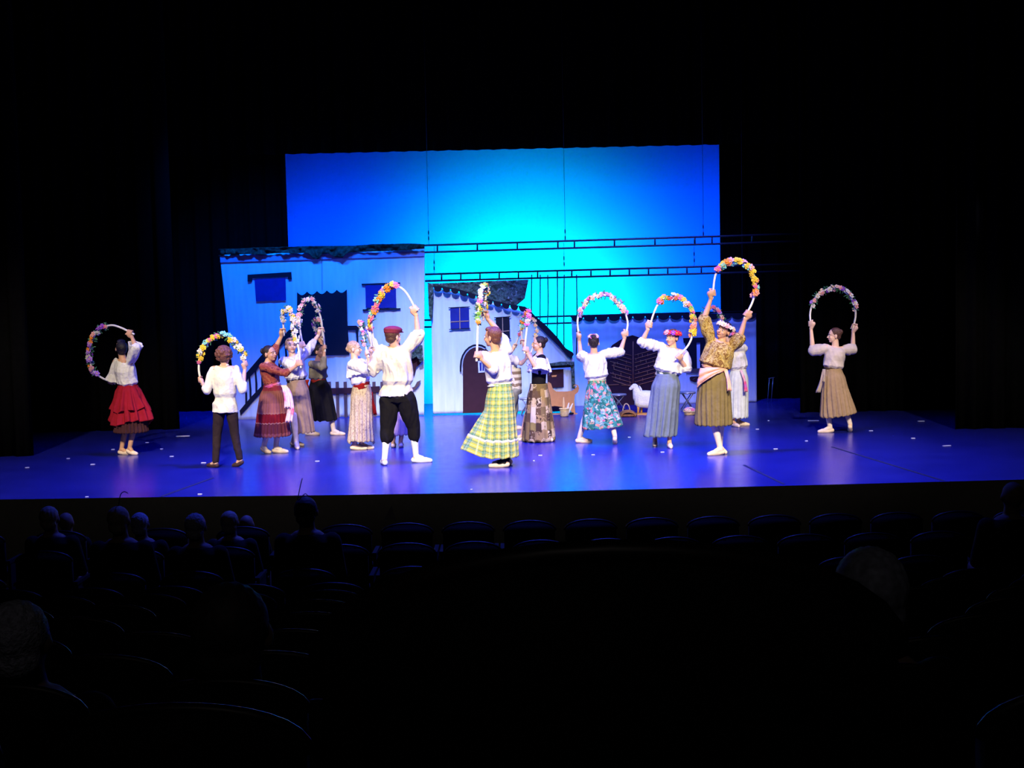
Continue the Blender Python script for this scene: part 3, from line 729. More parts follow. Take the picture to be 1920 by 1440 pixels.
def skirt_mesh(parent, name, top, hem, r0, r1, lat, fwd, mat, pleats=22, amp=.09, hip=None, ragged=0, curve=0.0, nv=36, lobes=(), hemtilt=0, solid=.005, t0=0.0, t1=1.0, bell=1.0, deep=.82, seed=0, uvn=1.0, grow=1.0):
    mb = MB(); nu = 144; vs_ = []; uv = []; rr = random.Random(seed + int(abs(top.x) * 1000))
    ph = rr.uniform(0, 6); hip = hip or (r0 * 1.18)
    jit = [rr.uniform(.55, 1.45) for _ in range(pleats + 1)]; jit[-1] = jit[0]
    rg = [rr.uniform(-1, 1) for _ in range(13)]; rg[-1] = rg[0]
    for j in range(nv + 1):
        t = t0 + (t1 - t0) * j / nv
        c = top.lerp(hem, t) + fwd * curve * math.sin(math.pi * t) * .5
        hp = min(1, t / .22); hp = hp * hp * (3 - 2 * hp)
        base = r0 + (hip - r0) * hp
        tt = max(0, (t - .1) / .9) ** bell
        base = base + (r1 - hip) * tt
        for i in range(nu):
            th = 2 * math.pi * i / nu; q = th / (2 * math.pi) * pleats; ji = int(q); fr_ = q - ji
            jj = jit[ji] * (1 - fr_) + jit[ji + 1] * fr_
            w = (math.sin(q * 2 * math.pi + ph + .5 * math.sin(t * 4 + ph) + 1.1 * math.sin(t * 3.1 + 2 * th + ph)) * .8 + .25 * math.sin(q * 4 * math.pi + ph))
            a = amp * jj * (.12 + .88 * min(1, t * 1.15)) * w
            rad = base * (1 + a) * grow
            zl = 0
            for (la, lm, lw, *lz) in lobes:
                dd = (math.degrees(th) - la + 180) % 360 - 180; ee = math.exp(-(dd / lw) ** 2); rad += lm * max(0, t - .35) / .65 * ee; zl += (lz[0] if lz else 0) * max(0, t - .35) / .65 * ee
            p = c + lat * (rad * math.cos(th)) + fwd * (rad * deep * math.sin(th))
            z = zl
            if t > .5:
                z += hemtilt * math.cos(th) * (t - .5) * 2
                if ragged:
                    qq = th / (2 * math.pi) * 12; kk = int(qq); z += ragged * (rg[kk] * (1 - (qq - kk)) + rg[kk + 1] * (qq - kk)) * (t - .5) * 2
                z += .012 * w * t
            p = p + Vector((0, 0, z)); vs_.append(p); uv.append((i / nu * uvn, t) if i else (0, t))
    fs = [(j * nu + i, (j + 1) * nu + i, (j + 1) * nu + (i + 1) % nu, j * nu + (i + 1) % nu) for j in range(nv) for i in range(nu)]
    mb.add(vs_, fs); mb.uv = uv
    o = mb.build(name, mat, parent)
    sd = o.modifiers.new('t', 'SOLIDIFY'); sd.thickness = solid; sd.offset = 0
    return o

def tail(parent, name, pts, w0, w1, mat, th=.008, axis=None):
    """a hanging sash end: a folded ribbon along pts"""
    mb = MB(); pts = catmull(pts, 6); n = len(pts); vs_ = []; nw = 8
    for i, p in enumerate(pts):
        t = i / (n - 1); w = w0 + (w1 - w0) * t
        ax = axis or Vector((1, 0, 0))
        for k in range(nw + 1):
            u = k / nw - .5; vs_.append(p + ax * (u * w) + Vector((0, .02 * math.sin(u * 14 + t * 3) * (.3 + t), 0)))
    mb.add(vs_, [(i * (nw + 1) + k, (i + 1) * (nw + 1) + k, (i + 1) * (nw + 1) + k + 1, i * (nw + 1) + k + 1) for i in range(n - 1) for k in range(nw)])
    o = mb.build(name, mat, parent); sd = o.modifiers.new('t', 'SOLIDIFY'); sd.thickness = th; return o

def person(d):
    k = d.get('k', 1.0)
    feet = d['feet']                       # [(px,py,toe_phi,lift)] : left foot, right foot
    fc = [G(f[0], f[1]) for f in feet]
    Y0 = d.get('Y', sum(c.y for c in fc) / len(fc)) + d.get('dY', 0)
    s = S(Y0)
    base = Vector((sum(c.x for c in fc) / len(fc), sum(c.y for c in fc) / len(fc), 0))
    root = empty('person', base, d['label'], 'person', d.get('group', 'dancers on the stage'))
    ns = d.get('lean', 0.0)
    waist = P(*d['waist'], Y0); neck = P(*d['neck'], Y0 + ns)
    u = (neck - waist).normalized()
    f = ang(d['phi']); f = (f - u * f.dot(u)).normalized(); l = u.cross(f).normalized()
    if l.dot(Vector((math.cos(math.radians(d['phi'])), math.sin(math.radians(d['phi'])), 0))) < 0: l = -l
    pel = waist - (u * .35 + Vector((0, 0, 1)) * .65).normalized() * .145 * k
    W = d.get('w', 1.0)
    Lt = (neck - waist).length
    # ---- arms
    L1, L2 = .275 * k * d.get('armk', 1), .305 * k * d.get('armk', 1)
    arms = {}
    for side, key in ((1, 'L'), (-1, 'R')):
        a = d[key]; raised = a.get('up', .5)
        sh = neck - u * (.055 - .035 * raised) * k + l * side * (.155 + .01 * (W - 1) * 10) * k * (1 - .12 * raised)
        el = a['e']; gr = a['g']
        E = solve_px(sh, el[0], el[1], L1, el[2]) if abs(el[2]) == 1 else P(el[0], el[1], sh.y + el[2])
        Gp = solve_px(E, gr[0], gr[1], L2, gr[2]) if abs(gr[2]) == 1 else P(gr[0], gr[1], E.y + gr[2])
        Wr = Gp - (Gp - E).normalized() * .075 * k
        arms[key] = (sh, E, Wr, Gp)
    # ---- arch
    rodt = {'L': Vector((0, 0, 1)), 'R': Vector((0, 0, 1))}
    if 'arch' in d:
        A = d['arch']; first, last = A['order']
        gA, gB = arms[first][3], arms[last][3]
        mid = []
        npt = len(A['pts'])
        for i, q in enumerate(A['pts']):
            t = (i + 1) / (npt + 1); yb = gA.y * (1 - t) + gB.y * t
            mid.append(P(q[0], q[1], yb + (q[2] if len(q) > 2 else 0)))
        pts = [gA] + mid + [gB]
        eA = gA + (gA - pts[1]).normalized() * A.get('ext', .07); eB = gB + (gB - pts[-2]).normalized() * A.get('ext', .07)
        rodt[first] = (pts[1] - gA).normalized(); rodt[last] = (pts[-2] - gB).normalized()
        path = catmull([eA] + pts + [eB], 8)
        flower_arch(A['label'], path, A['f'][0], A['f'][1], A['cols'], A.get('n', 28), A.get('leaf', .5), A.get('size', 1.0))
    # ---- head frame
    hc = P(*d['head'], Y0 + ns + d.get('head_dy', 0)); hf = ang(d.get('hphi', d['phi']), d.get('hpitch', 0))
    up0 = (u * .3 + Vector((0, 0, 1)) * .7); tl = math.radians(d.get('hroll', 0))
    up0 = Matrix.Rotation(tl, 3, Vector((0, 1, 0))) @ up0
    hl = hf.cross(up0).normalized() * -1; hu = hf.cross(hl).normalized() * 1
    if hu.z < 0: hu = -hu
    hl = hu.cross(hf) * -1
    hk = k * d.get('hk', 1.0) * 1.04
    H = lambda x, y, z: hc + hl * (x * hk) + hf * (y * hk) + hu * (z * hk)
    hax = [hl, hf, hu]
    body = MB()
    # torso
    secs = []
    for t, rx, ry in ((-.36, .09, .075), (-.25, .122, .092), (-.1, .125, .092), (.08, .116, .086), (.3, .112 * (1 if not d.get('male') else 1.12), .092), (.6, .138 * (1 if not d.get('male') else 1.08), .102), (.8, .142, .098), (.93, .125, .075), (1.0, .075, .06)):
        c = waist + u * Lt * t if t >= 0 else waist + (pel - waist) * (-t / .36) * 1.1
        secs.append((c, l, f, rx * k * W, ry * k * W))
    body.loft(secs, 24)
    body.cone(neck - u * .04 * k, .058 * k, H(0, -.015, -.06), .047 * k, 14)
    if not d.get('male'):
        for sd in (1, -1): body.ell(waist + u * Lt * .62 + f * .075 * k * W + l * sd * .06 * k, [l, f, u], (.058 * k, .05 * k, .058 * k))
    for key, side in (('L', 1), ('R', -1)):
        sh, E, Wr, Gp = arms[key]
        body.cone(neck - u * .05 * k + l * side * .05 * k, .055 * k, sh, .058 * k * W ** .5)
        body.chain([sh, sh.lerp(E, .4), E, E.lerp(Wr, .3), Wr], [.054 * k, .047 * k, .037 * k, .037 * k, .024 * k])
        if d[key].get('open'): open_hand(body, Wr, Gp, k * 1.05, f)
        else: hand_mesh(body, Wr, Gp, rodt[key], k * 1.08, side)
    # head
    body.ell(H(0, -.012, .028), hax, (.073 * hk, .088 * hk, .082 * hk), 20, 14)
    body.ell(H(0, .022, -.032), hax, (.058 * hk, .060 * hk, .070 * hk), 18, 12)
    body.ell(H(0, .052, -.082), hax, (.024 * hk, .022 * hk, .020 * hk))
    body.ell(H(0, .064, -.052), hax, (.026 * hk, .018 * hk, .018 * hk))
    body.cone(H(0, .078, .004), .0075 * hk, H(0, .096, -.026), .0125 * hk, 8)
    for sx in (1, -1):
        body.ell(H(sx * .034, .055, -.03), hax, (.022 * hk, .022 * hk, .022 * hk), 10, 8)
        body.cone(H(sx * .012, .075, .022), .008 * hk, H(sx * .044, .062, .020), .007 * hk, 8)
        body.ell(H(sx * .074, -.012, -.012), hax, (.009 * hk, .019 * hk, .031 * hk), 10, 8)
    # legs
    legs = []
    for i, side in ((0, 1), (1, -1)):
        ft = feet[i]; c = fc[i]; lift = ft[3] if len(ft) > 3 else 0.0
        td = ang(ft[2]); an = c - td * (.055 * k) * (1 if not lift else .35) + Vector((0, 0, .075 * k + lift))
        hip = pel + l * side * .085 * k * W - Vector((0, 0, .02))
        D_ = (an - hip).length; fl = min(1.0, D_ * d.get('bend', 1.008) / (.81 * k))
        knee = two_bone(hip, an, .41 * k * fl, .40 * k * fl, (f * .7 + td * .5))
        legs.append((hip, knee, an, c, td, lift))
        body.chain([hip, hip.lerp(knee, .5), knee, knee.lerp(an, .3), an], [.068 * k * W, .060 * k, .046 * k, .048 * k, .031 * k])
        heel = an - Vector((0, 0, .042 * k)) - td * .028 * k; ball = c + td * .06 * k + Vector((0, 0, .024 * k)); toe = c + td * .115 * k + Vector((0, 0, .018 * k))
        if lift: ball = c + td * .03 * k + Vector((0, 0, .03 * k)); toe = c + td * .085 * k + Vector((0, 0, .018 * k))
        body.chain([an, heel], [.032 * k, .029 * k]); body.chain([an, ball, toe], [.033 * k, .030 * k, .018 * k])
    body.remesh('body', SKIN(d.get('skin', 0)), root, voxel=d.get('vox', .0058), smooth_it=2)
    # face parts
    if d.get('face', True):
        for sx in (1, -1):
            e = MB(); e.ell(H(sx * .030, .0735, .002), hax, (.0125 * hk, .008 * hk, .0062 * hk), 12, 8, 0)
            e.ell(H(sx * .030, .079, .002), hax, (.0060 * hk, .0042 * hk, .0060 * hk), 10, 6, 1); e.build('eye', [M_eye, M_iris], root)
            MB().chain([H(sx * .014, .083, .019), H(sx * .03, .080, .025), H(sx * .046, .066, .019)], [.0018 * hk, .0026 * hk, .0016 * hk], 6).build('eyebrow', d.get('hairmat') or M_iris, root)
        MB().chain([H(-.022, .075, -.052), H(0, .084, -.054), H(.022, .075, -.052)], [.004 * hk, .0068 * hk, .004 * hk], 8).build('lips', M_lip, root)
    # hair
    hm = d['hairmat']; st_ = d.get('hair', 'bun'); hb = MB()
    if st_ == 'curly':
        hb.ell(H(0, -.03, .03), hax, (.094 * hk, .095 * hk, .098 * hk), 20, 14)
        for i in range(70):
            a = rnd.uniform(0, 6.28); b_ = rnd.uniform(-.7, 1.5); q = (math.cos(a) * math.cos(b_), math.sin(a) * math.cos(b_), math.sin(b_))
            if q[1] > .55 and q[2] < .4: continue
            hb.ell(H(q[0] * .088, -.03 + q[1] * .09, .025 + q[2] * .09), hax, (.02 * hk,) * 3, 8, 6)
        hb.remesh('hair', hm, root, .006, 1)
    elif st_ == 'short':
        hb.ell(H(0, -.027, .030), hax, (.080 * hk, .090 * hk, .088 * hk), 20, 14)
        hb.ell(H(0, -.05, -.025), hax, (.066 * hk, .052 * hk, .055 * hk), 16, 10); hb.ell(H(0, .03, .085), hax, (.06 * hk, .045 * hk, .03 * hk), 14, 8)
        hb.remesh('hair', hm, root, .006, 1)
    else:
        hb.ell(H(0, -.022, .034), hax, (.078 * hk, .091 * hk, .084 * hk), 20, 14)
        hb.ell(H(0, -.055, -.012), hax, (.062 * hk, .045 * hk, .055 * hk), 16, 10)
        ho = hb.remesh('hair', hm, root, .006, 1)
        if st_ == 'bun':
            bz = d.get('bun', (-.118, .045)); bn = MB().ell(H(0, bz[0], bz[1]), hax, (.038 * hk, .034 * hk, .038 * hk), 16, 10)
            bn.ell(H(0, bz[0] - .005, bz[1]), hax, (.042 * hk, .018 * hk, .042 * hk), 16, 8); bn.build('hair_bun', hm, root)
    C = dict(root=root, k=k, W=W, s=s, Y0=Y0, waist=waist, neck=neck, u=u, f=f, l=l, pel=pel, Lt=Lt, arms=arms, legs=legs, H=H, hax=hax, hk=hk, hc=hc, d=d)
    return C

def sleeve_chain(mb, C, key, upto, radii, extra=.0):
    """upto: fraction 0..2 along upper arm (0-1) and forearm (1-2); radii: list of (t, r)"""
    sh, E, Wr, Gp = C['arms'][key]; k = C['k']
    def pt(t): return sh.lerp(E, t) if t <= 1 else E.lerp(Wr, t - 1)
    n = max(6, int(upto * 8)); pts = []; rs = []
    for i in range(n + 1):
        t = upto * i / n; pts.append(pt(t)); rs.append((interp(radii, t) - .012 * max(0, 1 - t * 3)) * k)
    mb.chain(pts, rs, 14)
    e = pts[-1]; return e
def blouse(C, mat, name='blouse', upto=(1.0, 1.0), sl=((0, .072), (1, .062), (2, .045)), loose=1.0, waist_t=0.0, blous=.02, wr=(.0085, 25), neckline=.92, hem=None, hem_w=1.0, deep=1.0, vox=.008):
    k, W, u, l, f = C['k'], C['W'], C['u'], C['l'], C['f']; waist = C['waist']; Lt = C['Lt']; mb = MB()
    m = C['d'].get('male')
    secs = []
    if hem is not None:
        hv = P(*hem, C['Y0']); secs.append((hv, l, f, .165 * k * W * hem_w, .125 * k * W * hem_w)); secs.append((hv.lerp(waist, .5), l, f, .162 * k * W * loose, .122 * k * W * loose))
    if hem is None and waist_t == 0: secs.append((waist - u * .05 * k, l, f, .128 * k * W, .104 * k * W))
    secs.append((waist + u * Lt * waist_t, l, f, (.131 + .0 * blous) * k * W * (loose if hem else 1), .106 * k * W))
    secs.append((waist + u * Lt * (.12 + waist_t), l, f, (.138 + blous) * k * W * loose, (.112 + blous) * k * W * loose))
    for t, rx, ry in ((.35, .140, .115), (.6, .150, .128), (.8, .150, .115), (.9, .140, .095), (.97, .095, .072)):
        if t < waist_t: continue
        b_ = blous * (1 - t); secs.append((waist + u * Lt * t, l, f, (rx + b_) * k * W * loose, (ry + b_) * k * W * loose * deep))
    mb.loft(secs, 28)
    for key, side, up_ in (('L', 1, upto[0]), ('R', -1, upto[1])):
        sh = C['arms'][key][0]
        mb.cone(C['neck'] - u * .068 * k + l * side * .06 * k, .064 * k, sh, .064 * k * W ** .5, 14)
        sleeve_chain(mb, C, key, up_, sl)
    if not m:
        for sd in (1, -1): mb.ell(waist + u * Lt * .6 + f * .085 * k * W + l * sd * .055 * k, [l, f, u], (.066 * k, .055 * k, .066 * k))
    return mb.remesh(name, mat, C['root'], vox, 2, wr)
def cuff_ring(C, key, t, r, w, mat, name='cuff'):
    sh, E, Wr, Gp = C['arms'][key]
    p = sh.lerp(E, t) if t <= 1 else E.lerp(Wr, t - 1); dv = (E - sh).normalized() if t <= 1 else (Wr - E).normalized()
    a = dv.orthogonal().normalized(); b = dv.cross(a); k = C['k']
    MB().loft([(p - dv * w / 2, a, b, r * k, r * k), (p, a, b, r * k * 1.07, r * k * 1.07), (p + dv * w / 2, a, b, r * k, r * k)], 18).build(name, mat, C['root'])
def flare(C, key, t0, t1, r0, r1, mat, drop=(0, 0, 0), name='sleeve_flare'):
    sh, E, Wr, Gp = C['arms'][key]; q = lambda t: sh.lerp(E, t) if t <= 1 else E.lerp(Wr, t - 1)
    a0, a1 = q(t0), q(t1) + Vector(drop); dv = (a1 - a0).normalized(); a = dv.orthogonal().normalized(); b = dv.cross(a); k = C['k']; secs = []
    mb = MB(); nu = 40; nv = 10; vs_ = []
    for j in range(nv + 1):
        t = j / nv; c = a0.lerp(a1, t); r = (r0 + (r1 - r0) * t ** 1.2) * k
        for i in range(nu):
            th = 2 * math.pi * i / nu; rr = r * (1 + .10 * t * math.sin(6 * th)); vs_.append(c + a * rr * math.cos(th) + b * rr * math.sin(th))
    mb.add(vs_, [(j * nu + i, (j + 1) * nu + i, (j + 1) * nu + (i + 1) % nu, j * nu + (i + 1) % nu) for j in range(nv) for i in range(nu)])
    o = mb.build(name, mat, C['root']); sd = o.modifiers.new('t', 'SOLIDIFY'); sd.thickness = .006; return o
def skirt(C, hem, halfpx, mat, name='skirt', top=None, r0=.128, **kw):
    """hem: px centre of the hem, halfpx: its half width in px"""
    k, W = C['k'], C['W']; tp = P(*top, C['Y0']) if top else C['waist']
    hv = P(hem[0], hem[1], C['Y0'] + kw.pop('dy', 0)); r1 = halfpx / C['s']
    kw.setdefault('deep', .86 + .16 * abs(math.sin(math.radians(C['d']['phi']))))
    v = (tp - hv).normalized(); F = C['f'].copy(); F.z = 0; F.normalize(); Lh = Vector((1, 0, 0)); F2 = Vector((0, 1, 0))
    hip = kw.pop('hip', .165) * k * W
    return skirt_mesh(C['root'], name, tp, hv, r0 * k * W, r1, Lh, F2, mat, hip=min(hip, max(r1, hip * .9)), **kw)
def sash(C, mat, h=.07, r=.135, name='sash', dz=0.0, tilt=0):
    k, W, u, l, f = C['k'], C['W'], C['u'], C['l'], C['f']; w = C['waist'] + u * dz; secs = []
    for t in range(7):
        q = t / 6 - .5; rr = r * (1 + .05 * math.cos(q * 9)) + .004 * math.sin(t * 2.2)
        secs.append((w + u * q * h + l * 0, l, f, rr * k * W, rr * .80 * k * W))
    return MB().loft(secs, 32).build(name, mat, C['root'])
def shoes(C, mat, name='ballet_slipper', tights=None, legmat_r=.004, sock=None, only=(0, 1)):
    k = C['k']
    for i in only:
        hip, knee, an, c, td, lift = C['legs'][i]
        heel = an - Vector((0, 0, .042 * k)) - td * .028 * k; ball = c + td * .06 * k + Vector((0, 0, .026 * k)); toe = c + td * .118 * k + Vector((0, 0, .020 * k))
        if lift: ball = c + td * .03 * k + Vector((0, 0, .032 * k)); toe = c + td * .088 * k + Vector((0, 0, .020 * k))
        mb = MB(); e = .005
        mb.chain([heel, heel.lerp(ball, .5) - Vector((0, 0, .006)), ball, toe], [(.030 + e) * k, (.030 + e) * k, (.033 + e) * k, (.021 + e) * k], 14)
        mb.remesh(name, mat, C['root'], .006, 2)
        if tights:
            mb = MB().chain([knee.lerp(an, -.1), knee.lerp(an, .3), knee.lerp(an, .75), an, an - Vector((0, 0, .02))], [(.053) * k, (.054) * k, .040 * k, .0355 * k, .036 * k], 14)
            mb.chain([an, ball.lerp(an, .35)], [.0355 * k, .034 * k])
            mb.remesh('tights' if not sock else 'sock', tights, C['root'], .006, 2)
def crown(C, cols, n=15, r=.086, zz=.052, tilt=.012, size=.72):
    e = empty('flower_crown', C['hc'] - world_loc(C['root'])); e.parent = C['root']; H = C['H']
    pts = [H(math.cos(a) * (r + .002), -.02 + math.sin(a) * (r + .014), zz + tilt * math.sin(a)) for a in [2 * math.pi * i / 24 for i in range(25)]]
    MB().tube(pts, .007, 6).build('wire_band', M_leaf, e)
    for i in range(n):
        a = 2 * math.pi * i / n; p = H(math.cos(a) * r, -.02 + math.sin(a) * (r + .012), zz + tilt * math.sin(a)); nd = (p - H(0, -.02, zz - .04)).normalized()
        blossom(p + nd * .012, nd, cols[i % len(cols)], e, size * rnd.uniform(.9, 1.3))
    return e
#@@PEOPLE
# ------------------------------------------------------------------ the dancers
hair_dark = hairm('dark', (.02, .011, .010)); hair_brown = hairm('brown', (.09, .035, .022)); hair_auburn = hairm('auburn', (.16, .055, .035)); hair_blond = hairm('blond', (.55, .36, .20)); hair_black = hairm('black', (.008, .006, .012))
PASTEL = ['white', 'rose', 'lilac', 'pale', 'white', 'turquoise', 'pink']
BRIGHT = ['pink', 'orange', 'yellow', 'coral', 'turquoise', 'yellow', 'orange', 'lilac', 'pink', 'green']

# 1 backbending dancer in the layered red skirt
C = person(dict(label='person in layered crimson skirt and white blouse, bending backward at the far left', k=.97, phi=150, waist=(240, 722), neck=(231, 674), head=(227, 652), hphi=215, hpitch=35, hairmat=hair_black, hair='short', skin=1,
    feet=[(234, 852, 70, .0), (246, 853, 75, .03)], lean=-.08, face=False,
    R=dict(e=(255, 652, -1), g=(244, 623, .05), up=1), L=dict(e=(213, 700, .05), g=(208, 716, .05), up=0),
    arch=dict(order=('R', 'L'), pts=[(228, 615), (211, 610), (196, 613), (182, 622), (172, 640), (168, 662), (170, 684), (178, 699), (192, 709)], f=(.27, .82), cols=['rose', 'lilac', 'white', 'orange', 'lilac', 'violet', 'pink', 'rose'], n=30, leaf=1.2,
        label='flower arch with green leaves and lilac blossoms held sideways by the crimson skirt dancer')))
blouse(C, white_cot, upto=(1.2, 1.0), sl=((0, .078), (1, .075), (1.5, .07)), blous=.035, wr=(.010, 20))
flare(C, 'R', .55, 1.62, .062, .10, white_cot, drop=(.03, 0, -.04)); flare(C, 'L', .9, 1.8, .06, .105, white_cot, drop=(0, 0, -.05))
skirt(C, (246, 810), 31, fabric('dark_maroon_underskirt', (.055, .018, .022)), name='underskirt', pleats=26, amp=.08, seed=1)
skirt(C, (246, 788), 34, fabric('crimson_chiffon', (.30, .008, .022)), name='overskirt', pleats=14, amp=.14, ragged=.075, seed=2, r0=.137, lobes=((-10, .05, 22), (190, .03, 25)))
skirt(C, (245, 770), 33, fabric('crimson_chiffon', (.5, .03, .07)), name='overskirt', pleats=11, amp=.16, ragged=.06, seed=3, r0=.140)
sash(C, fabric('crimson_chiffon', (.42, .015, .045)), h=.05, name='waistband')
shoes(C, M_slipper)

# 2 curly haired dancer in the white jacket seen from behind
C = person(dict(label='person with curly brown hair in a white jacket and dark trousers, seen from behind', k=.92, phi=180, waist=(422, 745), neck=(421, 686), head=(420, 668), hphi=185, hairmat=hair_auburn, hair='curly', hk=1.16, male=True,
    feet=[(400, 876, 230, 0), (448, 875, 250, .03)], face=False,
    L=dict(e=(388, 732, -.05), g=(376, 712, .22), up=0), R=dict(e=(455, 731, -.05), g=(460, 682, .15), up=0),
    arch=dict(order=('L', 'R'), pts=[(373, 694), (374, 672), (382, 652), (397, 636), (417, 628), (436, 638), (450, 655), (458, 670)], f=(.22, .90), cols=['yellow', 'orange', 'white', 'pink', 'turquoise', 'white', 'pale', 'yellow'], n=30, leaf=.8,
        label='pastel flower arch held by the curly haired dancer in white jacket')))
blouse(C, fabric('white_jacket_linen', (.82, .79, .72), bump=.8), name='jacket', upto=(1.25, 1.25), sl=((0, .074), (.8, .062), (1.3, .060)), hem=(422, 773), hem_w=1.12, loose=1.1, blous=.01, wr=(.006, 18))
MB().loft([(C['neck'] - C['u'] * .01, C['l'], C['f'], .062, .055), (C['neck'] + C['u'] * .025, C['l'], C['f'], .055, .05)], 20).build('collar', white_cot, C['root'])
def trousers(C, mat, top=(.17, .13), thigh=.095, knee_r=.066, ank_r=.05, upto=1.0, name='trousers', vox=.008, wr=(.005, 20)):
    k, W = C['k'], C['W']; mb = MB(); pel = C['pel']; w = C['waist']; l, f = C['l'], C['f']
    mb.loft([(w - C['u'] * .01, l, f, .122 * k * W, .095 * k * W), (w.lerp(pel, .5), l, f, .14 * k * W, .108 * k * W), (pel, l, f, top[0] * k * W, top[1] * k * W), (pel - Vector((0, 0, .06)), l, f, top[0] * .95 * k * W, top[1] * .9 * k * W)], 24)
    for hip, knee, an, c, td, lift in C['legs']:
        pts = [hip, hip.lerp(knee, .5), knee]; rs = [thigh * k * W, (thigh + knee_r) / 2 * k * W, knee_r * k]
        if upto > 1:
            for q in (.35, .7, 1.0):
                t = q * (upto - 1); pts.append(knee.lerp(an, t)); rs.append((knee_r + (ank_r - knee_r) * q) * k)
        mb.chain(pts, rs, 16)
    return mb.remesh(name, mat, C['root'], vox, 2, wr)
trousers(C, fabric('dark_brown_trouser_cloth', (.030, .018, .022)), upto=1.95, thigh=.092, knee_r=.063, ank_r=.048, wr=(.003, 30), top=(.15, .115))
shoes(C, plain('dark_brown_shoe', (.06, .03, .03), rough=.6), name='shoe')

# 3 maroon dress
M_mar = ramp_fabric('maroon_print', 'noise', 24, [(0, (.16, .02, .025)), (.45, (.26, .05, .04)), (.56, (.36, .11, .06)), (.62, (.13, .015, .03))], const=False, coords='Object')
M_tier = ramp_fabric('tiered_maroon', 'v', 1, [(0, (.22, .025, .04)), (.10, (.24, .08, .07)), (.34, (.30, .10, .09)), (.52, (.34, .14, .12)), (.55, (.20, .008, .018)), (.72, (.42, .2, .18)), (.735, (.13, .025, .04)), (.93, (.22, .06, .08))], distort=.03)
C = person(dict(label='person with dark bun in tiered maroon dress and pink hip scarf, facing right', k=.98, phi=78, waist=(511, 722), neck=(500, 679), head=(506, 663), hphi=62, hpitch=5, hairmat=hair_dark, hair='bun', skin=1,
    feet=[(524, 849, 75, 0), (497, 850, 60, .03)],
    R=dict(e=(535, 700, -.06), g=(563, 681, -.03), up=.1), L=dict(e=(518, 650, .10), g=(532, 621, .02), up=1),
    arch=dict(order=('L', 'R'), pts=[(531, 600), (533, 586), (540, 579), (547, 588), (551, 610), (555, 632), (560, 655)], f=(.17, .74), cols=['white', 'white', 'pale', 'white', 'yellow', 'pale', 'yellow'], n=26, leaf=.7,
        label='white and yellow flower arch held edge-on by the maroon dress dancer')))
blouse(C, M_mar, upto=(1.0, 1.25), sl=((0, .068), (1, .054), (1.4, .048)), blous=.004, wr=(.003, 22))
skirt(C, (511, 817), 33, M_tier, pleats=28, amp=.07, seed=4, bell=.9)
M_pinks = ramp_fabric('pink_lilac_scarf', 'noise', 5, [(0, (.75, .45, .6)), (.45, (.8, .6, .65)), (.58, (.75, .08, .22)), (.7, (.5, .15, .5))], const=False, coords='Object')
sash(C, M_pinks, h=.05, r=.142, name='hip_scarf')
tail(C['root'], 'scarf_tail', [P(532, 722, C['Y0'] - .16), P(541, 738, C['Y0'] - .22), P(544, 765, C['Y0'] - .25), P(540, 792, C['Y0'] - .25)], .08, .10, M_pinks)
tail(C['root'], 'scarf_tail', [P(532, 722, C['Y0'] - .15), P(536, 740, C['Y0'] - .24), P(538, 765, C['Y0'] - .28)], .05, .09, M_pinks)
shoes(C, M_slipper, tights=M_tights)

# 4 taupe skirt
C = person(dict(label='person in a white shirt and long taupe skirt with black belt, right arm reaching up', k=1.0, phi=25, waist=(555, 712), neck=(549, 668), head=(546, 648), hphi=20, hpitch=5, hairmat=hairm('light_brown', (.35, .22, .16)), hair='short', skin=2,
    feet=[(556, 836, 60, 0), (557, 841, 15, 0)],
    R=dict(e=(553, 688, -1), g=(568, 646, .10), up=.2), L=dict(e=(583, 648, .12), g=(604, 619, .06), up=.8),
    arch=dict(order=('R', 'L'), pts=[(563, 622), (561, 600), (563, 580), (571, 567), (580, 561), (590, 568), (598, 585), (603, 603)], f=(.24, .74), cols=['white', 'pale', 'white', 'rose', 'white', 'lilac', 'rose'], n=24, leaf=.8, ext=.1,
        label='pink and white flower arch standing highest among the left dancers, before the black doorway')))
blouse(C, white_cot, upto=(1.3, 1.9), sl=((0, .080), (.6, .078), (1, .062), (2, .045)), blous=.03)
skirt(C, (569, 811), 21, fabric('taupe_wool', (.30, .20, .16)), pleats=16, amp=.06, seed=5, dy=0, hemtilt=.01)
sash(C, fabric('black_belt_cloth', (.02, .012, .03)), h=.055, name='belt', r=.139)
shoes(C, M_slipper, tights=M_tights)

# 5 black skirt
M_olv = fabric('grey_olive_jersey', (.24, .21, .15))
C = person(dict(label='person in a grey olive top, red sash and black skirt, lunging right by the doorway', k=.97, phi=62, waist=(597, 712), neck=(595, 676), head=(600, 659), hphi=60, hairmat=hair_dark, hair='bun', bun=(-.1, .07), skin=1,
    feet=[(632, 816, 80, 0), (584, 816, 80, 0)],
    R=dict(e=(606, 689, -1), g=(609, 652, .05), up=.2), L=dict(e=(603, 668, 1), g=(603, 634, .05), up=.7),
    arch=dict(order=('R', 'L'), pts=[(607, 632, .0), (603, 610, .03), (596, 598, .06), (591, 603, .1), (591, 616, .12), (596, 627, .1)], f=(.42, .92), cols=['white', 'lilac', 'rose', 'violet', 'white'], n=15, leaf=.4,
        label='small edge-on flower arch with white and violet blossoms held by the black skirt dancer')))
blouse(C, M_olv, upto=(1.6, 1.6), sl=((0, .070), (1, .060), (2, .042)), blous=.035)
sash(C, fabric('red_sash_cloth', (.5, .035, .02)), h=.085, r=.140)
tail(C['root'], 'sash_tail', [P(577, 712, C['Y0'] + .05), P(575, 720, C['Y0'] + .05), P(577, 730, C['Y0'] + .05)], .05, .04, fabric('red_sash_cloth', (0, 0, 0)))
skirt(C, (610, 788), 21, fabric('black_skirt_cloth', (.010, .009, .012)), pleats=9, amp=.07, seed=6, hip=.175, bell=.8)
